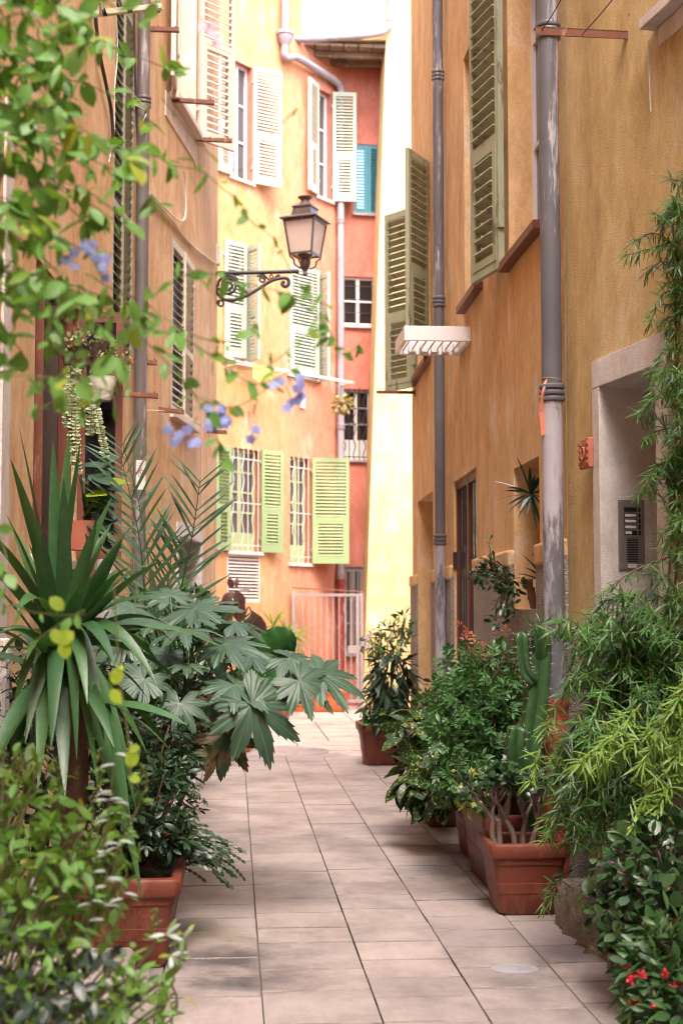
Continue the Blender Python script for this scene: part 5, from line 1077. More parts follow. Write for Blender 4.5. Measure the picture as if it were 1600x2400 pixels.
for (px, py, Y, r, n) in ((455, 1700, 12.6, (.25, .2, .2), 200), (420, 1640, 12.0, (.25, .2, .35), 260), (500, 1640, 14.2, (.25, .2, .3), 160)):
    blob(P, at(px, py, Y), r, n, ['oval', 'lance'], ['nan', 'pentas', 'nandark'], .085, stems=6, base=(q.x, q.y+.1, .2))
P.done(0)
wb = Vector((-.75, 9.8, 0)); P = Plant('wall_shrub', 'mixed leafy shrub against the left wall behind the palm', 'shrub', wb)
for (px, py, Y, r, n) in ((430, 1440, 9.6, (.22, .2, .18), 160), (330, 1480, 9.6, (.3, .2, .25), 220), (470, 1480, 10.4, (.15, .2, .18), 100), (340, 1620, 9.4, (.4, .3, .4), 260)):
    blob(P, at(px, py, Y), r, n, ['lance', 'oval'], ['nan', 'fern', 'palm', 'bluegrey'], .11, stems=8, base=wb)
P.done(0)
# ------------------------------------------------------------------ window plants on the left house
pB_ = at(205, 1250, 8.5); PW = thing('hanging_pot', 'dark trough on the left window sill holding the peace lily', 'flower pot', pB_)
mb = MB(); mb.loops([rrect(.20, .16, .03, 0), rrect(.26, .22, .03, .17), rrect(.22, .18, .03, .17), rrect(.2, .16, .03, .12)], Matrix.Translation(pB_+Vector((-.06, 0, -.1)))); mb.build('body', MAT['clay'], PW, smooth=40)
P = Plant('peace_lily', 'peace lily with drooping glossy leaves on the left window sill', 'plant', pB_)
for k in range(30):
    a = uni(-1.9, 1.2); L = uni(.14, .24); d = Vector((math.cos(a)*.8+.25, -abs(math.sin(a))*.6, uni(-.5, .6))).normalized(); b_ = at(uni(185, 225), uni(1090, 1260), 8.45); P.stem(smooth_path([pB_, b_.lerp(pB_, .4)+Vector((0, -.02, .04)), b_], 3), .004, 'palm', 4); P.leaf('lance' if k % 2 else 'oval', 'fatsia' if k % 7 else 'yellowleaf', leafM(b_, d, Vector((uni(-.2, .4), -.8, .7)), L))
P.done(99)
sB = at(175, 800, 8.4); P = Plant('trailing_succulent', 'pale succulent with strings of round leaves trailing from the left window', 'plant', sB)
for (px, py, n, r) in ((200, 795, 60, .07), (245, 810, 50, .06), (175, 810, 50, .06), (225, 830, 40, .06), (185, 860, 40, .05)):
    c = at(px, py, 8.4)
    for k in range(n):
        d = rdir(); p = c+d*r*uni(.4, 1)
        P.leaf('round', 'jadepale', leafM(p, d+Vector((0, -.2, .3)), rdir()+Vector((0, -.6, .6)), uni(.022, .036)))
for (x0, y0, x1, y1) in ((165, 860, 170, 1090), (180, 870, 172, 1040), (195, 890, 200, 1000), (208, 900, 212, 1020), (220, 930, 248, 1070), (162, 880, 158, 1000), (175, 900, 182, 1110)):
    p0, p1 = at(x0, y0, 8.4), at(x1, y1, 8.4); m = p0.lerp(p1, .5)+Vector((uni(-.02, .02), -.02, 0)); path = smooth_path([p0, m, p1], 14); P.stem(path, .0025, 'twig', 4)
    for i, p in enumerate(path):
        for sg in (-1, 1): P.leaf('round', 'jadepale', leafM(p, Vector((sg, uni(-.5, .2), uni(-.1, .4))), Vector((0, -1, .6)), uni(.022, .034)))
P.done(160); mb = MB(); mb.loops([rrect(.24, .14, .02, 0), rrect(.3, .18, .02, .13), rrect(.27, .15, .02, .13), rrect(.25, .13, .02, .1)], Matrix.Translation(at(200, 850, 8.46)+Vector((0, 0, -.02)))); tag(mb.build('window_trough', MAT['darkwood'], smooth=40), 'dark trough under the trailing succulent in the left window', 'flower pot')
dpz = at(240, 905, 9.6); HP = thing('white_hanging_pot', 'small white round pot of dry flowers hung by the drainpipe', 'flower pot', dpz)
mb = MB(); mb.lathe([(.06, -.1), (.09, 0), (.10, .05), (.10, .06), (.09, .055)], 20, Matrix.Translation(dpz)); mb.build('body', MAT['whitepot'], HP, smooth=40)
mb = MB(); mb.tube(smooth_path([dpz+Vector((.1, 0, .02)), dpz+Vector((.14, .03, .2)), dpz+Vector((.1, .15, .26))], 4), .005, 5); mb.build('hook', MAT['iron'], HP)
P = Plant('dried_flowers', 'dry rust brown flowers spilling from the white hanging pot', 'plant', dpz)
blob(P, at(262, 850, 9.6), (.16, .1, .09), 160, ['oval', 'petal'], ['dry'], .035, stems=26, base=dpz, stemmat='redtwig', sr=.002); P.done(0)
# ------------------------------------------------------------------ far plants
q = at(545, 1560, 19.5); bz = Vector((q.x, 19.5, 0)); roundpot('tall dark pot of the bronze-leaved plant below the vent grille', q.x, 19.5, .2, .45, 'greypot')
P = Plant('bronze_leaf_plant', 'plant with drooping dark bronze leaves below the vent grille', 'plant', bz)
P.stem(smooth_path([bz+Vector((0, 0, .3)), at(560, 1500, 19.5), at(548, 1390, 19.5)], 4), .02, 'bronze', 6); P.stem(smooth_path([at(560, 1500, 19.5), at(580, 1425, 19.5), at(592, 1440, 19.5)], 4), .012, 'bronze', 5)
for (px, py, ax, nr, s, k) in ((548, 1388, (-.6, -.2, -.5), (0, -1, .5), .22, 'broad'), (550, 1385, (.5, -.1, -.8), (.1, -1, .3), .26, 'broad'), (545, 1380, (-.2, -.2, .6), (0, -1, .3), .16, 'broad'), (556, 1400, (.1, -.1, -1), (0, -1, .2), .34, 'broad'), (540, 1395, (-.4, 0, -1), (0, -1, .2), .36, 'broad'), (592, 1432, (.2, 0, -1), (.1, -1, .1), .5, 'broad'), (590, 1440, (-.1, 0, -1), (-.3, -1, .1), .45, 'broad'), (600, 1440, (.3, 0, -.9), (.5, -1, .1), .4, 'lance'), (560, 1385, (.6, 0, .1), (0, -.8, .6), .15, 'oval'), (535, 1420, (-.3, 0, -1), (.2, -1, 0), .4, 'broad'), (553, 1378, (.1, 0, .8), (0, -1, 0), .14, 'oval')): P.leaf(k, 'bronze', leafM(at(px, py, 19.5), ax, nr, s))
P.done(40)
q = at(655, 1560, 21.0); dz0 = Vector((q.x, 21, 0)); roundpot('pot of the yellow-green dracaena by the gate', q.x, 21, .2, .4, 'terra_pale')
P = Plant('dracaena', 'yellow-green dracaena with spiky tufts beside the gate', 'plant', dz0)
for (px, py) in ((640, 1470), (672, 1490), (690, 1500), (655, 1540)):
    c = at(px, py, 21.0+uni(-.1, .1)); P.stem(smooth_path([dz0+Vector((0, 0, .25)), dz0.lerp(c, .6), c], 3), .018, 'twig', 6)
    for k in range(34): d = rdir(); d.z = d.z*.8+.15; b_ = c; strapleaf(P.o, b_, b_+d.normalized()*uni(.25, .42), .10, .028, 'spider', 6) if k < 18 else P.leaf('strap', 'spider', leafM(b_, d, Vector((0, -.5, 1)), uni(.3, .42)))
P.done(0)
P = Plant('dry_cactus_group', 'dry weeds and small cacti in the orange planter box', 'plant', (at(768, 1664, 22.2).x, 22.2, .27)); c0_ = P.base
for k in range(9):
    b_ = c0_+Vector((uni(-.22, .22), uni(-.08, .08), 0)); P.stem([b_, b_+Vector((uni(-.03, .03), 0, uni(.1, .3)))], [.022, .012], 'cactus', 7)
blob(P, c0_+Vector((0, 0, .16)), (.3, .12, .14), 90, ['fine', 'lance'], ['drygreen', 'pentas', 'dry'], .11, base=c0_, stems=14); blob(P, c0_+Vector((.02, 0, .34)), (.2, .08, .08), 22, ['petal'], ['lilac', 'drygreen'], .04, base=c0_, stems=6); P.done(0)
ob = at(799, 925, 22.5); P = Plant('dried_bouquet', 'dry greenish bouquet hanging upside down from the drying pole', 'bouquet', ob)
blob(P, at(799, 948, 22.5), (.16, .12, .13), 260, ['fine', 'petal'], ['drygreen', 'drygreen', 'dry'], .09, out=.9, droop=.4, shell=.2); P.stem([at(799, 903, 22.5), at(798, 930, 22.5)], .012, 'twig', 5); P.done(0)
# ------------------------------------------------------------------ right: oleander, aucuba, nandina
q = ground(868, 1796); ob = Vector((1.5, q.y+.25, .32)); P = Plant('oleander_shrub', 'oleander with long dark hanging leaves and a leafy green top at the orange house corner', 'shrub', ob)
for (px, py, Y, r, n) in ((915, 1590, 14.3, (.20, .2, .3), 260), (905, 1650, 14.2, (.22, .2, .18), 160)): blob(P, at(px, py, Y), r, n, ['narrow', 'lance'], ['oleander'], .20, droop=.7, stems=8, base=ob)
for (px, py, Y, r, n) in ((920, 1500, 14.4, (.2, .18, .2), 200), (880, 1510, 14.3, (.14, .14, .1), 70), (940, 1470, 14.5, (.1, .1, .18), 90), (880, 1680, 14.1, (.15, .15, .08), 70)): blob(P, at(px, py, Y), r, n, ['oval', 'lance'], ['nan', 'plum', 'pentas'], .075, stems=7, base=ob)
for (px, py) in ((862, 1488), (858, 1512)): 
    for k in range(8): P.leaf('petal', 'lilac', leafM(at(px+uni(-4, 4), py+uni(-4, 4), 14.1), rdir(), Vector((0, -1, .4)), .045), 'petal')
P.done(80)
ab = Vector((1.5, 10.1, .34)); P = Plant('aucuba_shrub', 'aucuba with glossy yellow-spotted leaves overhanging the path', 'shrub', ab)
for (px, py, Y, r, n) in ((1000, 1745, 9.6, (.16, .22, .18), 125), (975, 1820, 9.2, (.10, .14, .11), 60), (1030, 1700, 9.9, (.18, .2, .15), 70), (965, 1720, 9.5, (.10, .14, .13), 50), (985, 1855, 9.0, (.11, .1, .07), 40), (1030, 1850, 9.0, (.12, .12, .1), 45), (985, 1675, 10.0, (.14, .18, .08), 50)):
    blob(P, at(px, py, Y), r, n, ['broad', 'oval'], ['aucuba'], .165, droop=.6, stems=5, base=ab, sr=.007, up=.5)
P.done(300)
nb2 = Vector((1.58, 8.6, .36)); P = Plant('nandina_shrub', 'fresh green nandina with red young shoots on the right below the dark door', 'shrub', nb2)
for (px, py, Y, r, n) in ((1120, 1680, 8.3, (.24, .28, .28), 420), (1080, 1760, 8.1, (.2, .2, .18), 200), (1170, 1590, 8.5, (.24, .25, .18), 260), (1060, 1660, 8.6, (.18, .2, .2), 180), (1190, 1730, 8.2, (.16, .2, .25), 200), (1110, 1560, 8.8, (.2, .2, .14), 150), (1090, 1830, 8.0, (.14, .12, .08), 70)):
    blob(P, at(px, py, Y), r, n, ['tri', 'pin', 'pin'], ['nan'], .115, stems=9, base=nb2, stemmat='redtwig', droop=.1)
for (px, py, n) in ((1085, 1478, 3), (1120, 1515, 4), (1150, 1530, 4), (1175, 1490, 2), (1140, 1545, 4), (1100, 1505, 3)):
    c = at(px, py, 8.6); P.stem(smooth_path([nb2, nb2.lerp(c, .6)+Vector((0, 0, .1)), c], 3), .003, 'redtwig', 4)
    for k in range(n): P.leaf('tri', 'nanred', leafM(c+rdir()*.035, rdir()+Vector((0, -.2, .5)), Vector((0, -.6, 1)), uni(.06, .085)))
P.done(150)
# columnar cactus
kb = Vector((1.62, 7.55, .33)); P = Plant('columnar_cactus', 'tall ribbed columnar cactus with side arms beside the drainpipe', 'cactus', kb)
def ribbed(path, r, name, mat='cactus', ribs=4):
    path = smooth_path(path, 7); m = len(path); L = []; na = ribs*6
    for i, p in enumerate(path):
        t = i/(m-1); rr = r*(min(1, .75+t*2) if t < .2 else 1)*(1 if t < .86 else max(.12, math.sqrt(max(0, 1-((t-.86)/.14)**2)))); tn = (path[min(i+1, m-1)]-path[max(i-1, 0)]).normalized(); x = tn.orthogonal().normalized() if i == 0 else (x-tn*x.dot(tn)).normalized(); y = tn.cross(x)
        L.append([tuple(p+(x*math.cos(a)+y*math.sin(a))*rr*(.52+.48*abs(math.cos(a*ribs/2))**1.3*(1+.13*math.sin(i*2.2)))) for a in [2*PI*k/na for k in range(na)]])
    mb = MB(); mb.loops(L); o = mb.build(name, LEAF[mat], P.o, smooth=50)
    sp = MB()
    for i in range(2, m-1, 2):
        tn = (path[i+1]-path[i]).normalized(); xx = tn.orthogonal().normalized(); yy = tn.cross(xx)
        for k in range(ribs):
            a = 2*PI*k/ribs; d = xx*math.cos(a)+yy*math.sin(a); q = path[i]+d*r*.98
            for j in range(3): e = q+(d+rdir()*.7)*.018; sp.tube([q, e], [.0012, .0004], 3, cap=False)
    sp.build('spines', MAT['dry'] if 'dry' in MAT else MAT['cable'], o)
ribbed([at(1235, 1870, 7.5), at(1240, 1750, 7.5), at(1255, 1640, 7.5), at(1262, 1540, 7.5), at(1262, 1480, 7.5)], .075, 'column')
ribbed([at(1250, 1600, 7.45), at(1228, 1570, 7.45), at(1222, 1530, 7.45), at(1220, 1480, 7.45)], .045, 'side_arm')
ribbed([at(1210, 1850, 7.4), at(1205, 1760, 7.35), at(1212, 1700, 7.35)], .06, 'side_arm'); ribbed([at(1262, 1560, 7.5), at(1262, 1500, 7.45), at(1255, 1470, 7.45)], .05, 'side_arm')
blob(P, at(1262, 1470, 7.45), (.06, .05, .04), 60, ['fine'], ['fern', 'nan'], .06, up=.2, out=1.2); P.stem([kb, at(1235, 1870, 7.5)], [.05, .06], 'cactus', 8); P.done(0, stuff='cactus_leaves')
# variegated euonymus
eb = Vector((1.40, 7.72, .36)); P = Plant('variegated_euonymus', 'small euonymus with yellow-edged leaves at the planter corner', 'plant', eb)
for (px, py, r, n) in ((1090, 1830, .06, 30), (1110, 1870, .06, 30), (1125, 1840, .06, 26), (1105, 1895, .04, 14)): blob(P, at(px, py, 7.65), (r, r, r), n, ['oval', 'broad'], ['eu', 'eu', 'nan'], .062, base=eb, stems=4)
P.done(90)
# jade in front planter
jb = Vector((1.44, 7.28, .28)); P = Plant('jade_plant', 'jade plant with bare branching stems in the square planter', 'plant', jb)
def branch(p, d, L, r, lv, mat='jadewood', leafk='round', lm='jade', ls=.034):
    e = p+d*L; P.stem(smooth_path([p, p+d*L*.5+rdir()*.015, e], 3), [r, r*.95, r*.92, r*.88, r*.84, r*.8, r*.75], mat, 7)
    if lv == 0:
        for k in range(13): dd = (d+rdir()*1.2).normalized(); P.leaf(leafk, lm, leafM(e+rdir()*.03, dd, d+rdir()*.5+Vector((0, -.3, .3)), ls*uni(.7, 1.15)))
        return
    for k in range(RN.choice((2, 3))): branch(e, (d+rdir()*.6+Vector((0, 0, .1))).normalized(), L*uni(.6, .85), r*.68, lv-1, mat, leafk, lm, ls)
for (dx, dy, s0) in ((-.16, -.05, (1165, 1980)), (-.05, .0, (1172, 1985)), (.3, .0, (1240, 1985)), (.12, .1, (1225, 1980)), (-.3, .05, (1205, 1975))): branch(at(s0[0], s0[1], 7.28)+Vector((0, 0, -.03)), Vector((dx, dy, 1)).normalized(), .155, .017, 3)
P.done(140)
# niche plants
nu = (hN['u0']+hN['u1'])/2
def inniche(px, py, off): d = ray(px, py); q = WR2.p(nu, 0, off); return at(px, py, q.y)
npz = hN['z0']
uA = WR2.hit(1238, 1400)[0]; a_ = WR2.p(uA, npz, -.12); b_ = WR2.p(uA-.16, npz, -.10)
planter('brown square pot leaning in the wall niche', a_.x, a_.y+.12, .20, .20, .19, 5, 'terra', .72, npz, group=None)
roundpot('white tapered pot of the aloe in the wall niche', b_.x-.02, b_.y, .085, .18, 'whitepot', npz)
P = Plant('aloe_plant', 'small aloe with spiky grey-green leaves in the white niche pot', 'plant', (b_.x-.02, b_.y, npz+.15))
for (px, py) in ((1222, 1300), (1228, 1330), (1245, 1295), (1262, 1305), (1210, 1345), (1255, 1325)): strapleaf(P.o, P.base+Vector((0, 0, -.01)), at(px, py, b_.y-.06), .03, .024, 'oleander', 8, fold=.5)
P.done()
f_ = WR2.p(hN['u1']-.05, npz+.14, .02); P = Plant('small_ficus', 'small dark glossy ficus spilling from the wall niche', 'plant', f_)
for (px, py, r, n) in ((1150, 1350, .12, 80), (1190, 1370, .10, 60), (1185, 1420, .07, 30), (1120, 1345, .07, 26), (1165, 1455, .05, 16), (1150, 1315, .05, 12)): blob(P, at(px, py, 8.75), (r, r*.7, r*.6), n, ['oval'], ['jade', 'oleander', 'bluegrey'], .055, base=f_, stems=6)
for (px, py) in ((1145, 1270), (1150, 1300)): P.stem(smooth_path([f_, at(1160, 1340, 8.75), at(px, py, 8.75)], 4), .003, 'redtwig', 4); blob(P, at(px, py, 8.75), (.03, .03, .03), 6, ['oval'], ['nan'], .035)
P.done(80)
g_ = WR2.p(uA, npz+.2, -.12); P = Plant('oleander_cutting', 'whorl of long narrow pale leaves leaning out of the wall niche', 'plant', g_)
cc = at(1243, 1160, g_.y-.1); P.stem(smooth_path([g_, g_.lerp(cc, .5)+Vector((.03, 0, 0)), cc], 4), .009, 'twig', 6)
for k in range(30): a = uni(0, 2*PI); d = Vector((math.cos(a)*.9-.45, -.25+uni(-.5, .3), math.sin(a)*.75)).normalized(); strapleaf(P.o, cc, cc+d*uni(.13, .25), .02, uni(.018, .026), 'silver' if k % 7 == 0 else 'oleander', 6)
P.done()
# ------------------------------------------------------------------ asparagus fern
ab2 = Vector((1.82, 6.35, .23)); P = Plant('asparagus_fern', 'huge asparagus fern with cascading narrow leaves beside the ochre doorway', 'fern', ab2)
def fshoot(pts, s, mat, n=34, dens=3, w='twig'):
    path = smooth_path(pts, 8); P.stem(path, [.0045*(1-.6*i/len(path)) for i in range(len(path))], w, 4); m = len(path)
    for k in range(n):
        i = min(m-2, int(m*(.12+.88*k/n))); p = path[i].lerp(path[i+1], RN.random()); t = (path[i+1]-path[i]).normalized()
        for _ in range(dens):
            d = (t*.35+rdir()*.9+Vector((-.1, -.15, -.18))).normalized(); P.leaf(RN.choice(('fine', 'fine2', 'fine')), mat, leafM(p, d, Vector((uni(-.4, .4), -.7, .8)), s*uni(.6, 1.2)))
for k in range(140):
    c = at(uni(1390, 1580), uni(1500, 1720), uni(6.0, 6.5))
    dx = uni(-.75, .7); e = c+Vector((dx*.30, uni(-.3, .15), uni(-.42, .28)))
    m = c.lerp(e, .5)+Vector((0, -.03, uni(.04, .12))); fshoot([ab2.lerp(c, .6), c, m, e], .075, RN.choice(('fern', 'fern', 'ferndark')), 26)
for k in range(55):
    px = uni(1290, 1560); c = at(px, uni(1660, 1800), uni(5.9, 6.3)); e = at(px+uni(-70, 40), uni(1850, 2010)-(.25*abs(px-1430)), uni(5.8, 6.2)); fshoot([c, c.lerp(e, .4)+Vector((0, -.05, .06)), e], .08, RN.choice(('fern', 'ferndark', 'fernbright')), 24)
for (a, b, e) in (((1560, 1700), (1540, 1800), (1470, 1960)), ((1600, 1600), (1560, 1690), (1400, 1790)), ((1640, 1560), (1590, 1640), (1500, 1800)), ((1600, 1740), (1560, 1850), (1490, 1990)), ((1500, 1650), (1440, 1720), (1360, 1790)), ((1600, 1660), (1590, 1740), (1540, 1900))): fshoot([at(a[0], a[1], 5.8), at(b[0], b[1], 5.7), at(e[0], e[1], 5.65)], .085, 'fernbright', 36, 4)
for k in range(9):   # delicate shoots reaching left over the wall base
    c = at(uni(1380, 1480), uni(1500, 1650), 6.3); e = at(uni(1310, 1400), uni(1430, 1600), 6.5); fshoot([c, c.lerp(e, .5)+Vector((0, 0, .08)), e], .06, 'fern', 18, 2, 'redtwig')
for k in range(90):   # the tall part climbing the wall at the right
    yy = uni(470, 1480); c = at(uni(1565, 1650), yy, uni(6.0, 6.3)); sp = 90 if yy > 800 else 70; e = c+Vector((uni(-.16, .12), uni(-.15, .1), uni(-.22, .16))); fshoot([c+Vector((.06, .05, -.15)), c, c.lerp(e, .5)+Vector((0, -.02, .04)), e], .062, RN.choice(('fern', 'fern', 'ferndark', 'fernbright' if k % 3 else 'fern')), 22)
for (a, b, e) in (((1590, 560), (1530, 580), (1460, 600)), ((1600, 680), (1550, 690), (1520, 760)), ((1600, 500), (1560, 510), (1530, 500)), ((1590, 1000), (1540, 1010), (1505, 1030)), ((1580, 860), (1540, 900), (1510, 960)), ((1560, 1080), (1530, 1100), (1510, 1140)), ((1580, 1300), (1480, 1340), (1400, 1400))): fshoot([at(a[0], a[1], 6.2), at(b[0], b[1], 6.15), at(e[0], e[1], 6.1)], .06, 'fern', 20, 3, 'redtwig')
for px in (1585, 1600, 1620): P.stem(smooth_path([ab2, at(px-30, 1500, 6.3), at(px, 1000, 6.25), at(px-10, 520, 6.25)], 6), .006, 'redtwig', 5)
for (a, b, e) in (((1340, 2040), (1310, 2060), (1290, 2110)), ((1400, 2000), (1380, 2060), (1330, 2130)), ((1300, 2050), (1285, 2080), (1270, 2130)), ((1420, 2060), (1390, 2090), (1370, 2120))): fshoot([at(a[0], a[1], 6.2), at(b[0], b[1], 6.1), at(e[0], e[1], 6.0)], .06, 'fern', 12, 2, 'redtwig')
P.done(0)
# ------------------------------------------------------------------ lower right corner
gb_ = Vector((1.66, 5.62, .33)); P = Plant('glossy_jade_shrub', 'large glossy jade shrub with thick rounded leaves below the fern', 'shrub', gb_)
for (px, py, Y, r, n) in ((1510, 2040, 5.5, (.19, .2, .16), 300), (1440, 2110, 5.6, (.11, .16, .10), 130), (1550, 2130, 5.3, (.18, .18, .15), 260), (1480, 2180, 5.3, (.12, .12, .10), 140), (1580, 1980, 5.6, (.14, .16, .12), 140)): blob(P, at(px, py, Y), r, n, ['round', 'oval'], ['jade'], .062, stems=7, base=gb_, stemmat='jadewood', sr=.008, up=.7)
P.done(300)
rb = Vector((1.56, 4.98, .26)); P = Plant('red_flowered_pentas', 'leafy pentas with small crimson flower heads in the lower corner', 'plant', rb)
for (px, py, Y, r, n) in ((1550, 2270, 4.9, (.14, .16, .13), 260), (1570, 2370, 4.8, (.16, .16, .13), 240), (1505, 2310, 4.9, (.07, .1, .12), 90), (1590, 2190, 4.9, (.14, .14, .08), 90)): blob(P, at(px, py, Y), r, n, ['oval', 'lance'], ['pentas'], .075, stems=7, base=rb)
for (px, py) in ((1480, 2292), (1560, 2284), (1580, 2312), (1488, 2352), (1535, 2358), (1498, 2284)):
    c = at(px, py, 4.72); P.stem(smooth_path([rb, rb.lerp(c, .5), c], 3), .003, 'twig', 4)
    for k in range(14): P.leaf('petal', 'redbloom', leafM(c+rdir()*.010, rdir()+Vector((0, -.4, .3)), rdir()+Vector((0, -1, .5)), .016), 'petal')
P.done(220)
# ------------------------------------------------------------------ foreground left: climbing plumbago and the bushy shrub under it
pb0 = Vector((-.80, 3.3, 0)); P = Plant('climbing_plumbago', 'climbing plumbago with sprays of pale blue flowers hanging into the alley', 'plant', pb0)
PYD = 3.25
def vine(pts, n, s, mats=('plum',), Y=PYD, rr=.0015, spread=.05, cl=2):
    Q = smooth_path([at(px, py, Y+uni(-.08, .08)) for px, py in pts], 8); P.stem(Q, rr, 'twig', 4); m = len(Q)
    for k in range(n):
        i = min(m-2, int(m*(k+RN.random())/n)); p = Q[i]; t = (Q[i+1]-Q[i]).normalized()
        for _ in range(cl):
            d = (rdir()+t*.4+Vector((0, -.1, -.45))).normalized(); P.leaf(RN.choice(('oval', 'oval', 'broad', 'lance')), RN.choice(mats), leafM(p+rdir()*.008, d, rdir()*.8+Vector((0, -.7, .6)), s*uni(.6, 1.25)))
# hand-placed sprays
vine([(250, 360), (330, 345), (400, 385), (470, 400), (520, 440), (560, 470)], 11, .060, cl=1); vine([(560, 470), (590, 520), (640, 560), (690, 650), (750, 740), (790, 800)], 9, .044, cl=1)
vine([(380, 230), (480, 350), (560, 400), (620, 330), (690, 260)], 5, .026, cl=1); vine([(200, 640), (330, 700), (450, 640), (560, 660), (680, 690), (780, 720)], 26, .046, cl=1); vine([(680, 690), (760, 760), (800, 830), (850, 800)], 14, .036, cl=1)
vine([(160, 720), (300, 760), (420, 790), (520, 850), (600, 900), (700, 860)], 30, .046, cl=1); vine([(300, 760), (420, 880), (500, 1000), (520, 1080)], 16, .044, cl=1); vine([(540, 860), (620, 860), (700, 800), (750, 760)], 12, .034, cl=1)
vine([(330, 700), (440, 780), (540, 800), (600, 760)], 16, .042, cl=1); vine([(400, 870), (480, 940), (560, 950), (640, 900)], 12, .04, cl=1); vine([(-40, 880), (60, 880), (140, 890), (200, 900)], 5, .075, cl=1, Y=2.9); vine([(90, 700), (120, 800), (100, 900), (80, 960)], 6, .06, cl=1, Y=3.0)
for k in range(42):
    x0 = uni(-160, 60); y0 = uni(-120, 760); x1 = x0+uni(120, 420)*(1 if y0 < 650 else .7); y1 = y0+uni(20, 230)
    vine([(x0, y0), ((x0+x1)/2, (y0+y1)/2-uni(20, 60)), (x1, y1)], int(uni(9, 15)), .058, ('plum', 'plum', 'plum', 'plumdark'), uni(2.9, 3.6))
for k in range(5): vine([(uni(60, 200), 700), (uni(100, 260), 800), (uni(100, 330), 900), (uni(80, 260), 960)], 8, .042, ('plum', 'rusty' if k == 1 else 'plum'), cl=1)
vine([(150, 860), (200, 900), (260, 920), (270, 960)], 4, .05, ('rusty', 'yellowleaf', 'plum'), cl=1)
def bloom(px, py, mat='bloom', n=3, Y=PYD):
    c = at(px, py, Y-.05)
    for j in range(n):
        f = c+Vector((uni(-.022, .022), uni(-.02, .02), uni(-.022, .022))); nr = Vector((uni(-.5, .5), -1, uni(-.2, .6)))
        for k in range(5): a = 2*PI*k/5+uni(-.1, .1); x = nr.orthogonal().normalized(); y = nr.normalized().cross(x); P.leaf('petal', mat, leafM(f, x*math.cos(a)+y*math.sin(a), nr, .0145), 'petal')
    P.stem([c, c+Vector((uni(-.03, .03), .05, .05))], .0015, 'twig', 4)
for px, py, n in ((165, 615, 3), (200, 582, 4), (232, 615, 4), (250, 630, 2), (398, 1015, 3), (440, 1020, 3), (505, 985, 5), (520, 1005, 4), (545, 1000, 2), (585, 1008, 2), (508, 970, 3), (640, 905, 2), (690, 920, 3), (685, 945, 3), (700, 900, 2)): bloom(px, py, n=n)
for px, py in ((490, 60), (500, 75)): bloom(px, py, 'lilac', 2, 2.9)
# hanging thread with yellow leaves
Q = smooth_path([at(268, 1380, 3.4), at(275, 1500, 3.4), at(282, 1600, 3.4), at(300, 1720, 3.4), at(310, 1850, 3.4)], 6); P.stem(Q, .002, 'twig', 4)
for (px, py, a, s) in ((265, 1605, .4, .045), (285, 1650, -.6, .042), (305, 1800, .2, .045), (300, 1760, 1.2, .03), (150, 1430, -.8, .045), (120, 1475, 2.4, .045), (175, 1480, -2.2, .048), (150, 1500, 3, .045), (330, 1830, -1.2, .03), (275, 1560, 2, .02)):
    c = at(px, py, 3.4); P.leaf('round', 'yellowleaf', leafM(c, Vector((math.sin(a), -.1, math.cos(a))), Vector((.1, -1, .3)), s)); 
P.stem(smooth_path([at(-30, 1600, 3.4), at(60, 1520, 3.4), at(160, 1450, 3.4), at(200, 1430, 3.4)], 5), .0018, 'twig', 4)
for k in range(5): P.stem(smooth_path([pb0+Vector((uni(-.1, .1), uni(-.1, .1), 0)), Vector((-.85, 3.3, 1.0)), at(uni(-250, -80), 1200, 3.3), at(uni(-160, 20), uni(200, 700), 3.3)], 6), .005, 'twig', 5)
vine([(-60, 1200), (0, 1260), (20, 1350), (0, 1420)], 7, .045, Y=3.2); vine([(-60, 1330), (40, 1420), (120, 1440), (200, 1440)], 6, .035, Y=3.3, cl=1)
P.done(290)
lb = Vector((-.78, 3.9, 0)); P = Plant('foreground_shrub', 'bushy yellow-green shrub with dark lower leaves filling the near left corner', 'shrub', lb)
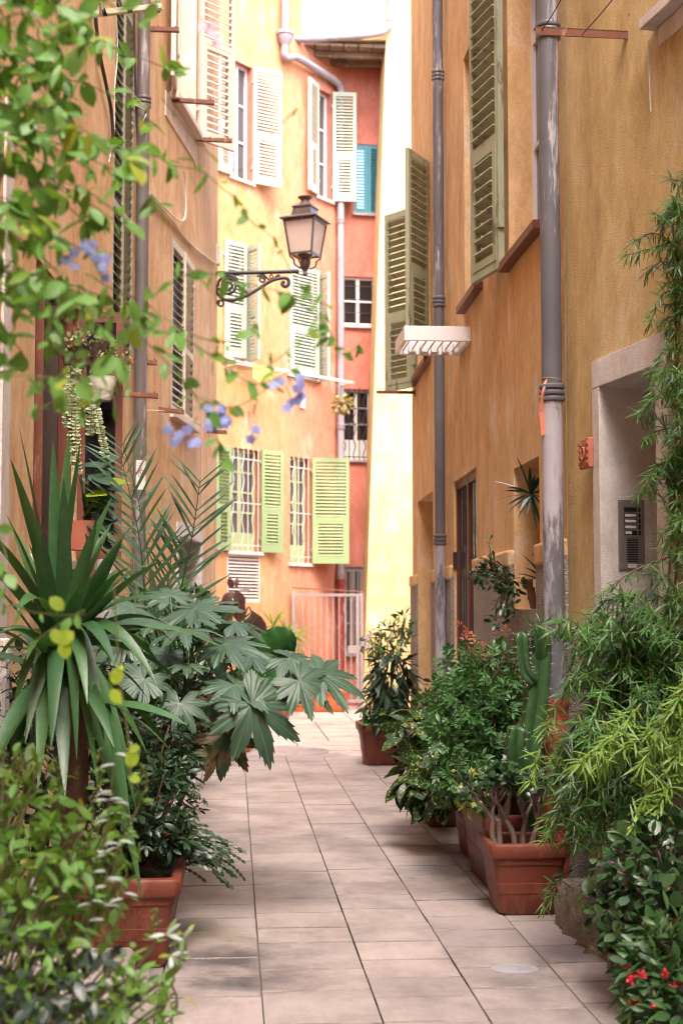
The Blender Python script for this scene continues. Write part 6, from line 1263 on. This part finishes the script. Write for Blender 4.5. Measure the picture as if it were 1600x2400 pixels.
for (px, py, Y, r, n, mats, s) in ((60, 1900, 3.8, (.13, .2, .16), 150, ['plumdark', 'plum'], .056), (170, 2010, 3.7, (.16, .2, .14), 190, ['plumdark', 'plum'], .054), (60, 2150, 3.6, (.18, .2, .18), 240, ['plumdark', 'plum'], .056), (215, 2090, 3.8, (.12, .2, .13), 120, ['plumdark', 'plum'], .05), (100, 2300, 3.5, (.22, .2, .12), 240, ['bluegrey', 'bluegrey', 'plumdark'], .054), (230, 2320, 3.6, (.13, .16, .12), 170, ['plumdark', 'plum', 'bluegrey'], .05), (330, 2350, 3.5, (.10, .1, .07), 80, ['plum', 'plumdark'], .048), (60, 2420, 3.4, (.2, .2, .12), 160, ['bluegrey', 'plumdark'], .045), (30, 1800, 3.9, (.07, .12, .06), 40, ['plumdark'], .045)):
    blob(P, at(px, py, Y), r, n, ['oval', 'lance', 'oval'], mats, s, shell=.15, stems=9, base=lb, sr=.003)
for (px, py, e) in ((230, 1760, 0), (330, 1790, 0), (130, 1780, 0), (290, 1880, 0), (210, 1870, 0), (540-180, 2130, 0), (420, 2180, 0), (400, 2300, 0)):
    c = at(px, py+90, 3.8); t = at(px, py, 3.75); P.stem(smooth_path([lb.lerp(c, .6), c, t], 4), .003, 'twig', 4)
    for k in range(16): q = c.lerp(t, k/15); P.leaf('lance', 'plumdark', leafM(q, rdir()+Vector((0, -.1, .3)), Vector((0, -.8, .6)), .034*(1.1-k/22)))
for (px, py) in ((270, 1790), (265, 1860), (255, 1900), (280, 1960), (250, 1975), (250, 2050), (290, 2090), (215, 2110), (245, 2150)):   # silver sprig
    c = at(px, py, 3.6); P.stem([c, c+Vector((-.02, .02, -.12))], .002, 'twig', 4)
    for sg in (-1, 1, -.7): P.leaf('lance', 'silver', leafM(c+Vector((0, 0, uni(-.03, .03))), Vector((sg, -.2, uni(-.1, .3))), Vector((0, -.5, .9)), .036))
for (px, py) in ((390, 2190), (400, 2240), (430, 2200)): 
    c = at(px, py, 3.7)
    for k in range(5): P.leaf('lance', 'plumdark' if k % 2 else 'silver', leafM(c, rdir()+Vector((.3, -.2, .2)), Vector((0, -.8, .6)), .045))
P.done(290)
mb = MB(); mb.loops([rrect(.5, .9, .05, 0), rrect(.6, 1.0, .05, .45), rrect(.52, .92, .05, .45), rrect(.5, .9, .05, .38)], Matrix.Translation((-.78, 3.7, 0))); tag(mb.build('stone_trough', MAT['pebble'], smooth=40), 'pebbly stone trough under the bushy foreground shrub', 'planter')
